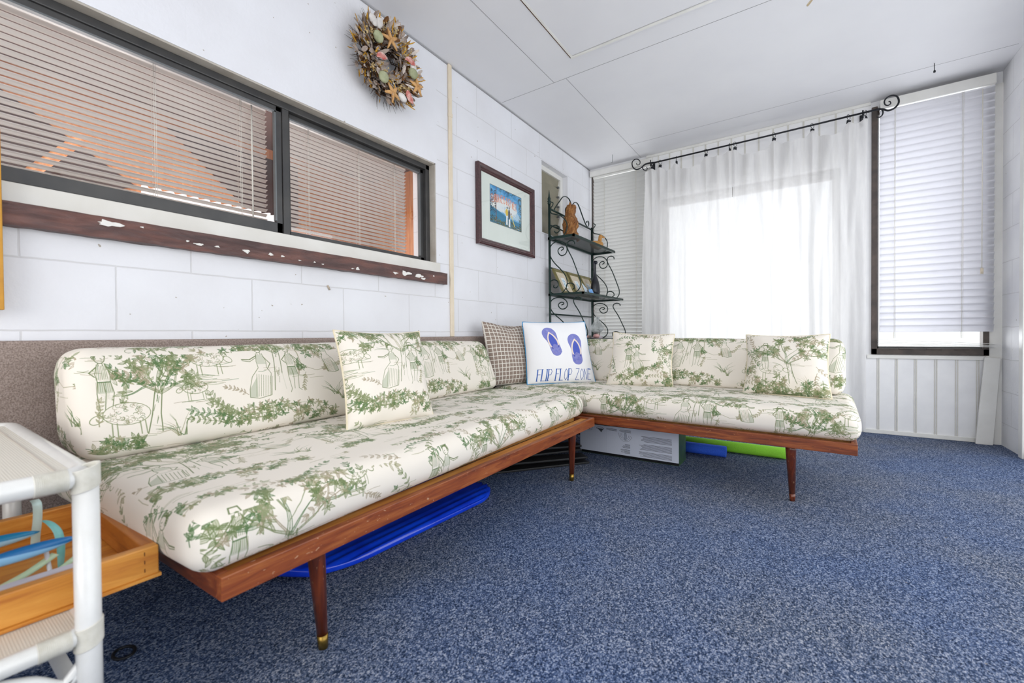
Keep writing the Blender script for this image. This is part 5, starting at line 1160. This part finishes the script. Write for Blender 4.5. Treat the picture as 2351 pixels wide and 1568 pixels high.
def gingham():
    m, nt, bs = newmat('taupe_window_check'); uv = nt.nodes.new('ShaderNodeUVMap'); sp = nt.nodes.new('ShaderNodeSeparateXYZ'); nt.links.new(uv.outputs[0], sp.inputs[0]); o = []
    for ax in (0, 1):
        a = nt.nodes.new('ShaderNodeMath'); a.operation = 'MULTIPLY'; a.inputs[1].default_value = 16; nt.links.new(sp.outputs[ax], a.inputs[0])
        f = nt.nodes.new('ShaderNodeMath'); f.operation = 'FRACT'; nt.links.new(a.outputs[0], f.inputs[0])
        c = nt.nodes.new('ShaderNodeMath'); c.operation = 'LESS_THAN'; c.inputs[1].default_value = .17; nt.links.new(f.outputs[0], c.inputs[0]); o.append(c.outputs[0])
    mx = nt.nodes.new('ShaderNodeMath'); mx.operation = 'MAXIMUM'; nt.links.new(o[0], mx.inputs[0]); nt.links.new(o[1], mx.inputs[1])
    nt.links.new(mixc(nt, mx.outputs[0], hexc('#8b7b70'), hexc('#d9d4cb')), bs.inputs['Base Color']); bs.inputs['Roughness'].default_value = .9; bump(nt, bs, noise(nt, coords(nt), 300, 1), .2, .002); return m
M_CHECK = gingham()
pillow('throw_pillow', 'taupe pillow with white window checks, in front of its twin', 'taupe checked pillows in the corner', (.20, -2.035, .437), (.33, -1.60, .437), (.225, -1.57, .838), (.105, -1.995, .862), .115, M_CHECK, (0, 0, 1, 1), None, seed=3, wr=.006, notch=.12)
pillow('throw_pillow', 'taupe checked pillow half hidden behind the front checked one', 'taupe checked pillows in the corner', (.10, -1.86, .437), (.25, -1.42, .437), (.17, -1.38, .855), (.052, -1.80, .845), .09, M_CHECK, (.03, .02, 1, 1), None, seed=7, wr=.005, notch=.03)

def flipflop_art():
    S_ = 700; cv = Canvas(S_, S_, rgb('#eeeef0'), unit=S_)
    def sole(cx, cy, rot, sc):
        ca, sa = math.cos(rot), math.sin(rot)
        def T_(p): return (cx + (p[0] * ca - p[1] * sa) * sc, cy + (p[0] * sa + p[1] * ca) * sc)
        out = [(-.075, -.20), (-.08, -.13), (-.075, -.06), (-.085, .02), (-.105, .09), (-.105, .15), (-.075, .20), (-.02, .225), (.035, .215), (.075, .18), (.095, .12), (.09, .05), (.075, -.04), (.07, -.13), (.068, -.19), (.04, -.235), (-.0, -.25), (-.045, -.24)]
        O = [(v.x, v.y) for v in spline([(a, b, 0) for a, b in out], 6, closed=True)]
        cv.poly([T_(p) for p in O], rgb('#7f83c4'))
        for k in range(90):
            a, b = rnd.uniform(-.06, .06), rnd.uniform(-.21, .19); e = T_((a, b)); cv.ell(e, .02 * sc * rnd.uniform(.5, 1.3), .014 * sc, rgb(rnd.choice(['#8b8fca', '#6c72bd', '#9a9ccc', '#5c68ba', '#8680b8'])), .3, J(1))
        cv.line([T_(p) for p in O] + [T_(O[0])], .005, rgb('#6068b0'), .7)
        cv.poly([T_((v.x, v.y)) for v in spline([(0, .13, 0), (.035, .07, 0), (.048, -.03, 0), (.04, -.09, 0), (0, -.06, 0), (-.04, -.09, 0), (-.05, -.03, 0), (-.035, .07, 0)], 5, closed=True)], rgb('#4a5ab8'), .85)
        for sd in (-1, 1): cv.line([T_((v.x, v.y)) for v in spline([(0, .14, 0), (sd * .045, .07, 0), (sd * .066, -.02, 0), (sd * .058, -.10, 0)], 6)], .021 * sc, rgb('#ead9cb'), 1)
        for sd in (-1, 1): cv.line([T_((sd * .058, -.10)), T_((sd * .045, -.125))], .012 * sc, rgb('#3a489c'), 1)
    sole(.39, .66, .27, 1.02); sole(.745, .53, .03, 1.05)
    x = .12; ww = 'FLIP FLOP ZONE'; H_ = .165
    for i, ch in enumerate(ww):
        if ch == ' ': x += .046; continue
        k = {'I': .16, 'Z': .62}.get(ch, .5)
        wc = .051 if ch != 'I' else .018
        sl = .12
        for st in LET[ch]:
            p = [(x + a[0] * wc / .6 + a[1] * H_ * sl * .8, .035 + a[1] * H_) for a in st]; cv.line(p, .0065, rgb('#2f4f9e'), 1)
            if st is LET[ch][0] and ch not in 'OZN': cv.line(p[:2], .014, rgb('#2f5cae'), 1)
        for sx in ((0,) if ch in 'FLIP' else ()): cv.line([(x - .008, .035), (x + .016, .035)], .006, rgb('#2f4f9e'), 1); cv.line([(x - .004 + H_ * sl * .8, .035 + H_), (x + .016 + H_ * sl * .8, .035 + H_)], .006, rgb('#2f4f9e'), 1)
        x += wc + .012 + (.006 if ch == 'Z' else 0)
    return cv.image('flip_flop_print')
pillow('throw_pillow', 'white pillow printed with blue flip flops and FLIP FLOP ZONE lettering', None, (.345, -1.812, .437), (.682, -1.463, .437), (.578, -1.408, .858), (.263, -1.74, .858), .15, imgmat('white_printed_cotton', flipflop_art(), .85, .2), (0, 0, 1, 1), mat('turquoise_piping', '#2f8fc4', .7), seed=4, wr=.003, pull=.035)

# ------------------------------------------------------------------ things stored under the daybeds
def box_art():
    W_, H_ = 1100, 420; cv = Canvas(W_, H_, rgb('#cfd5e4')); r_ = random.Random(9)
    for x in range(0, 330, 9): cv.line([(x, 0), (x, H_)], 2, rgb('#a6acbc'), .35)
    cv.poly([(0, 0), (W_, 0), (W_, 34), (0, 34)], rgb('#15161a'))
    ink = rgb('#3c3f48')
    def para(x0, x1, y, n, dy=11, right=True):
        for k in range(n):
            xs = x0 + (r_.uniform(0, 60) if right else 0); xx = xs
            while xx < x1: l = r_.uniform(8, 34); cv.line([(xx, y), (min(xx + l, x1), y)], 5.5, ink, .8); xx += l + 5
            y -= dy
    para(690, 1030, 330, 6, 14); para(690, 1030, 222, 6, 14); para(690, 1030, 116, 5, 14)
    para(470, 600, 385, 3, 13); para(480, 590, 190, 5, 12); para(480, 590, 116, 5, 12); para(320, 440, 385, 3, 11); para(70, 160, 400, 3, 12)
    for q_ in range(3): cv.ring((540, 335), 74 - q_ * 16, 110 - q_ * 20, 2.5, ink, 0, PI * .98, PI * 1.92, 26)
    cv.poly([(528, 250), (552, 250), (552, 350), (528, 350)], rgb('#a9b0c2')); cv.ring((540, 300), 14, 50, 2, ink)
    cv.poly([(215, 372), (285, 372), (262, 318)], ink, .85); cv.ring((248, 375), 44, 18, 4, ink); cv.ring((115, 350), 34, 18, 3, ink); cv.ell((115, 352), 14, 8, ink, .6)
    return cv.image('box_side_print')
def carton():
    t = thing('cardboard_carton', (.98, -1.56, 0), 'white printed cardboard carton under the second daybed', 'carton')
    y0, y1, x0, x1, h = -1.663, -1.49, .66, 1.282, .188
    bm = bmesh.new(); uvl = bm.loops.layers.uv.new('UVMap'); vs = [bm.verts.new(p) for p in ((x0, y0 - .0006, .002), (x1, y0 - .0006, .002), (x1, y0 - .0006, h), (x0, y0 - .0006, h))]; f = bm.faces.new(vs)
    for l, q_ in zip(f.loops, ((0, 0), (1, 0), (1, 1), (0, 1))): l[uvl].uv = q_
    obj('printed_side', bm, imgmat('carton_print', box_art(), .6, sheen=0), t, normals=False, label='white side with upside-down print')
    obj('carton_body', B(x0, x1, y0, y1, .0, h), mat('dark_green_carton', '#1d3a3c', .5, var='#3f6a2c', nscale=14), t)
    bm = bmesh.new(); box(bm, x0 + .01, x1 - .01, y0 + .02, y1 - .01, h, h + .03)
    obj('lid', bm, mat('black_lid_print', '#0e1014', .4), t)
    bm = bmesh.new()
    for x, w_ in ((.80, .016), (1.0, .022), (1.05, .012), (1.072, .02)): box(bm, x, x + w_, y0 + .0185, y0 + .0198, h + .006, h + .024)
    for k in range(40): box(bm, .85 + k * .0095, .853 + k * .0095, y0 + .0186, y0 + .0198, h + .006, h + .02)
    obj('lid_lettering', bm, mat('pale_blue_print', '#9fb4d6', .5), t)
carton()
def noodles():
    def nd(x0, x1, y, r_, m, label):
        bm = bmesh.new(); n = 24; o = []
        for x in (x0, x1): o.append([[bm.verts.new((x, y + q_ * math.cos(2 * PI * k / n), r_ + .001 + q_ * math.sin(2 * PI * k / n))) for k in range(n)] for q_ in (r_, r_ * .35)])
        for k in range(n):
            k2 = (k + 1) % n; bm.faces.new((o[0][0][k], o[1][0][k], o[1][0][k2], o[0][0][k2])).smooth = True; bm.faces.new((o[0][1][k], o[0][1][k2], o[1][1][k2], o[1][1][k])).smooth = True
            for e in (0, 1): bm.faces.new((o[e][0][k], o[e][0][k2], o[e][1][k2], o[e][1][k]))
        obj('pool_noodle', bm, m, None, label, 'pool noodle', 'pool noodles under the second daybed')
    nd(1.10, 1.79, -1.165, .034, mat('lime_foam', '#93dd3a', .8, var='#86d032', nscale=200, bmp=(300, .4)), 'lime green pool noodle lying under the second daybed')
    nd(1.05, 1.480, -1.315, .034, mat('royal_blue_foam', '#1d4fc8', .8, var='#2a5fd8', nscale=200, bmp=(300, .4)), 'short royal blue pool noodle in front of the lime green one')
    obj('storage_tote', B(1.0, 1.82, -1.09, -.80, .075, .27), mat('black_plastic_tote', '#0b0c0e', .5), None, 'black storage tote behind the pool noodles', 'tote', bevel=.01) if False else None
noodles()
def slats_stack():
    # long black slats heaped beneath the corner, each one a loose piece
    m = mat('black_rubber_slat', '#101114', .5, var='#1b1c1f', nscale=30, bmp=(60, .3)); first = None
    spec = [(.51 - .030 * k_, -2.225 + .020 * k_, .001 + .027 * k_, 53 + d_) for k_, d_ in enumerate((0, -3, 2, -4, 1, -3, 3))]
    labs = ['lowest black slat of the heap under the corner, nearest the room', 'second black slat from the bottom of the heap', 'third black slat from the bottom of the heap', 'middle black slat of the heap under the corner', 'third black slat from the top of the heap', 'second black slat from the top of the heap', 'topmost black slat of the heap under the corner']
    for i, (x, y, z, an) in enumerate(spec):
        if first is None: o = first = obj('black_slat', B(-.46, .46, -.05, .05, 0, .012), m, None, '', 'slat', 'black slats heaped under the corner', bevel=.003)
        else: o = first.copy(); COL.objects.link(o)
        o.location = (x, y, z); o.rotation_euler = (0, 0, math.radians(an)); o['label'] = labs[i]
slats_stack()
def foam_board():
    m, nt, bs = newmat('glossy_blue_foam'); bs.inputs['Base Color'].default_value = hexc('#0a35c8'); bs.inputs['Roughness'].default_value = .25; bs.inputs['Coat Weight'].default_value = .4
    v = coords(nt, (1, 1, 1)); nt.links.new(ramp(nt, noise(nt, v, 8), [(.3, hexc('#0b2fc0')), (.7, hexc('#0c46e0'))]), bs.inputs['Base Color'])
    t = thing('boogie_board', (.45, -3.1, 0), 'glossy blue foam bodyboard lying under the long daybed', 'bodyboard')
    def Q(s):   # half width along the length s in 0..1
        return .27 * (math.sqrt(max(0, 1 - (1 - s / .3) ** 2)) if s < .3 else 1) * (1 if s < .85 else 1 - ((s - .85) / .15) ** 2 * .25)
    Y0, Y1 = -3.63, -2.60; bm = bmesh.new(); NS, NW = 50, 40; g = []
    for j in range(NS + 1):
        s = j / NS; y = Y0 + (Y1 - Y0) * s; h = max(.002, Q(s)); cx = .395 + .03 * s; row = []
        for i in range(NW * 2):
            a = 2 * PI * i / (NW * 2); ca, sa = math.cos(a), math.sin(a); x = cx + h * math.copysign(abs(ca) ** .35, ca); zz = .024 + .021 * math.copysign(abs(sa) ** .6, sa)
            if sa > .3: zz += .0035 * math.sin(x * 190) * min(1, s * 5)
            row.append(bm.verts.new((x, y, zz + (.03 * max(0, .12 - s) / .12))))
        g.append(row)
    for j in range(NS):
        for i in range(NW * 2): bm.faces.new((g[j][i], g[j][(i + 1) % (NW * 2)], g[j + 1][(i + 1) % (NW * 2)], g[j + 1][i])).smooth = True
    bm.faces.new(g[0]); bm.faces.new(g[-1]); obj('deck', bm, m, t)
foam_board()

# ------------------------------------------------------------------ rattan table, pine tray, fish
def wicker(name='woven_cane'):
    m, nt, bs = newmat(name); v = coords(nt); w1 = nt.nodes.new('ShaderNodeTexWave'); w1.inputs['Scale'].default_value = 90; w1.bands_direction = 'X'; nt.links.new(v, w1.inputs[0])
    w2 = nt.nodes.new('ShaderNodeTexWave'); w2.inputs['Scale'].default_value = 90; w2.bands_direction = 'Y'; nt.links.new(v, w2.inputs[0])
    mm = nt.nodes.new('ShaderNodeMath'); mm.operation = 'MULTIPLY'; nt.links.new(w1.outputs['Fac'], mm.inputs[0]); nt.links.new(w2.outputs['Fac'], mm.inputs[1])
    nt.links.new(ramp(nt, mm.outputs[0], [(0, hexc('#dbd6ca')), (1, hexc('#ece8dd'))]), bs.inputs['Base Color']); bs.inputs['Roughness'].default_value = .5; bump(nt, bs, mm.outputs[0], .5, .002); return m
def rattan_table():
    t = thing('rattan_side_table', (.56, -4.31, 0), 'white painted rattan side table with shelf at lower left', 'side table')
    m = mat('white_lacquered_rattan', '#e4e4e2', .3, var='#dadad6', nscale=15, coat=.3); mb = mat('white_cane_binding', '#dfddd4', .45, var='#cfccc0', nscale=60); mw = wicker()
    x0, x1, y0, y1 = .215, .921, -4.56, -4.074; zt = .54; zs = .283; r_ = .0165
    for x in (x0, x1):
        for y in (y0, y1): obj('leg', TB([(x, y, 0), (x, y, zt)], r_, n=18), m, t)
    def loopy(z, nm, rr_):
        bm = bmesh.new(); c = .035; pts = []
        for (cx_, cy_, a0) in ((x1 - c, y1 - c, 0), (x0 + c, y1 - c, PI / 2), (x0 + c, y0 + c, PI), (x1 - c, y0 + c, 1.5 * PI)):
            for k in range(6): a = a0 + k / 5 * PI / 2; pts.append((cx_ + c * math.cos(a), cy_ + c * math.sin(a), z))
        tube(bm, pts, rr_, n=16, closed=True); obj(nm, bm, m, t)
    loopy(zt, 'top_rim', .0165); loopy(zs, 'shelf_rim', .0145)
    obj('woven_top', B(x0 + .008, x1 - .008, y0 + .008, y1 - .008, zt + .002, zt + .010), mw, t); 
    bm = bmesh.new(); box(bm, x0 + .02, x1 - .02, y1 - .030, y1 - .0275, zt + .009, zt + .0112); obj('top_edging', bm, mat('worn_edge_line', '#c9c1b6', .6), t)
    obj('woven_shelf', B(x0 + .008, x1 - .008, y0 + .008, y1 - .008, zs, zs + .012), mw, t)
    for y in (y1, y0):
        for z in (zt, zs):
            bm = bmesh.new()
            for k in range(13): tube(bm, [(x1 + .0172 * math.cos(a) + 0, y + .0172 * math.sin(a), z - .018 + k * .0028 + .005 * math.sin(a)) for a in [2 * PI * i / 18 for i in range(18)]], .0016, n=5, closed=True)
            obj('cane_binding', bm, mb, t)
    for z, rr_ in ((zt, .0167), (zs, .0147)):
        bm = bmesh.new()
        for k in range(18): yy = y1 - .022 - k * .0021; tube(bm, [(x1 + rr_ * math.cos(a), yy, z + rr_ * math.sin(a)) for a in [2 * PI * i / 20 for i in range(20)]], .0012, n=4, closed=True)
        obj('cane_wrap', bm, mb, t)
    # bent canes of the front panel
    for L in ([(y1, .235), (y1 - .03, .215), (y1 - .07, .245), (y1 - .14, .262), (y1 - .24, .225), (y1 - .34, .10)], [(y1, .247), (y1 - .05, .19), (y1 - .12, .12), (y1 - .2, .06)], [(y1, .165), (y1 - .04, .20), (y1 - .10, .235), (y1 - .2, .25), (y1 - .35, .2), (y0, .15)]):
        obj('bent_cane', TB(spline([(x1 - .004, a, b) for a, b in L], 6), .008, n=10), m, t)
    obj('stretcher', TB([(x1, y1, .145), (x1, y0, .145)], .012, n=12), m, t); obj('stretcher', TB([(x0, y1, .145), (x1, y1, .145)], .012, n=12), m, t)
rattan_table()
def pine_tray():
    x0, x1, y0, y1, z0, z1 = .385, .836, -4.55, -3.955, .2965, .358; t = thing('pine_tray', ((x0 + x1) / 2, (y0 + y1) / 2, z0), 'shallow honey pine tray sticking out from the rattan table shelf', 'tray'); w_ = .022
    obj('side', B(x1 - w_, x1, y0, y1, z0 + .006, z1), M_PINE, t, bevel=.002); obj('side', B(x0, x0 + w_, y0, y1, z0 + .006, z1), M_PINE, t, bevel=.002)
    obj('end', B(x0 + w_, x1 - w_, y1 - w_, y1, z0 + .006, z1), M_PINE2, t, bevel=.002); obj('end', B(x0 + w_, x1 - w_, y0, y0 + w_, z0 + .006, z1), M_PINE2, t, bevel=.002)
    obj('bottom', B(x0 - .003, x1 + .003, y0, y1 + .003, z0, z0 + .006), M_PINE, t)
    bm = bmesh.new()
    for z in (.312, .328, .344): box(bm, x1 - w_ + .001, x1 + .0006, y1 - .023, y1 - .0215, z, z + .007)
    obj('joint_line', bm, mat('dark_joint', '#6a3814', .8), t)
pine_tray()
def fishes():
    aq = mat('aqua_paint', '#8fd2cf', .4, var='#5fb8b5', nscale=20); pale = mat('pale_aqua_paint', '#cfe8e4', .4); mint = mat('mint_paint', '#b6d8b8', .5, var='#d6dcb8', nscale=14); white = mat('white_stick_paint', '#e7e9ee', .4)
    def fishmat(nm, top, belly):
        m, nt, bs = newmat(nm); sp = nt.nodes.new('ShaderNodeSeparateXYZ'); tc = nt.nodes.new('ShaderNodeTexCoord'); nt.links.new(tc.outputs['Generated'], sp.inputs[0]); nt.links.new(ramp(nt, sp.outputs[2], [(.3, hexc(belly)), (.55, hexc(belly)), (.62, hexc(top))]), bs.inputs['Base Color']); bs.inputs['Roughness'].default_value = .3; return m
    def fish(label, tip, tail, r_, mm, zs=.7):
        t = thing('wooden_fish', tuple((Vector(tip) + Vector(tail)) / 2), label, 'fish ornament', 'painted wooden fish in the pine tray')
        a, b = Vector(tip), Vector(tail); n = 18; bm = bmesh.new(); tube(bm, [a + (b - a) * i / n for i in range(n + 1)], [max(.0006, r_ * math.sin(PI * (i / n) ** .8) ** .8) for i in range(n + 1)], n=14, flat=zs); obj('body', bm, mm, t)
        d = (b - a).normalized(); s = Vector((-d.y, d.x, 0)); bm = bmesh.new(); vs = [bm.verts.new(p) for p in (b - d * .004, b + d * .03 + s * .014 + Vector((0, 0, .008)), b + d * .02, b + d * .03 - s * .014 - Vector((0, 0, .004)))]; vs2 = [bm.verts.new(v.co + Vector((0, 0, .003))) for v in vs]; bm.faces.new(vs); bm.faces.new(vs2)
        for k in range(4): bm.faces.new((vs[k], vs[k - 1], vs2[k - 1], vs2[k]))
        obj('tail_fin', bm, mm, t)
    fish('slim blue and sky-blue wooden fish on top in the pine tray', (.735, -4.050, .385), (.70, -4.22, .366), .0125, fishmat('fish_blue', '#1f6fae', '#8cc2ea'))
    fish('second slim blue wooden fish lying behind the front one', (.61, -4.082, .376), (.575, -4.24, .366), .012, fishmat('fish_teal', '#1d86b8', '#a9d6ee'))
    def strip(nm, label, pts, w_, m, ax=(0, 1, 0)):
        bm = bmesh.new(); P_ = spline(pts, 6); A = Vector(ax).normalized(); g = []
        for i, p in enumerate(P_): k = w_ * (math.sin(PI * min(1, (i + 1) / len(P_) * 1.02)) ** .35 if nm == 'ribbon_curl' else 1); T2 = Vector((.0018, 0, 0)); g.append([bm.verts.new(p + A * k / 2), bm.verts.new(p - A * k / 2), bm.verts.new(p - A * k / 2 - T2), bm.verts.new(p + A * k / 2 - T2)])
        for i in range(len(g) - 1):
            for k in range(4): bm.faces.new((g[i][k], g[i][(k + 1) % 4], g[i + 1][(k + 1) % 4], g[i + 1][k])).smooth = k % 2 == 0
        bm.faces.new(g[0]); bm.faces.new(g[-1]); obj(nm, bm, m, None, label, 'fish ornament')
    strip('ribbon_strip', 'pale aqua upright strip at the back of the pine tray', [(.53, -4.078, .305), (.535, -4.078, .34), (.54, -4.075, .385), (.545, -4.076, .415), (.53, -4.078, .422)], .014, pale)
    strip('ribbon_curl', 'curled aqua fin standing up in the pine tray', [(.66, -4.062, .305), (.655, -4.060, .345), (.645, -4.062, .375), (.63, -4.070, .392), (.615, -4.078, .398)], .013, aq)
    strip('mint_leaf', 'mint green flat leaf lying in the pine tray', [(.735, -4.045, .352), (.74, -4.075, .335), (.745, -4.11, .318)], .016, mint, (1, .3, 0))
    strip('mint_leaf', 'yellow-green flat leaf beneath the front blue fish', [(.70, -4.075, .352), (.70, -4.11, .332), (.70, -4.15, .318)], .022, mint, (1, .3, 0))
    obj('white_stick', TB([(.685, -4.085, .356), (.735, -4.085, .306)], .0035, n=8), white, None, 'short white stick propped in the pine tray', 'stick')
    obj('paper_sheet', B(.775, .795, -4.35, -4.055, .3035, .3515), mat('lilac_white_paper', '#dcdae6', .6), None, 'pale folded paper standing inside the front of the tray', 'paper')
fishes()
obj('hair_tie', TB([(.526 + .026 * math.cos(a), -3.936 + .02 * math.sin(a), .004) for a in [2 * PI * i / 24 for i in range(24)]], .0035, n=6, closed=True), M_BLACKIRON, None, 'small black hair tie on the carpet by the rattan table', 'hair tie')
bm = bmesh.new(); box(bm, .034, .05, -4.32, -4.060, .848, 1.35); obj('cork_board', bm, mat('ochre_board', '#c8912f', .6, var='#b8822a', nscale=20), None, 'ochre board edge at the far left against the block wall', 'board', bevel=.002)
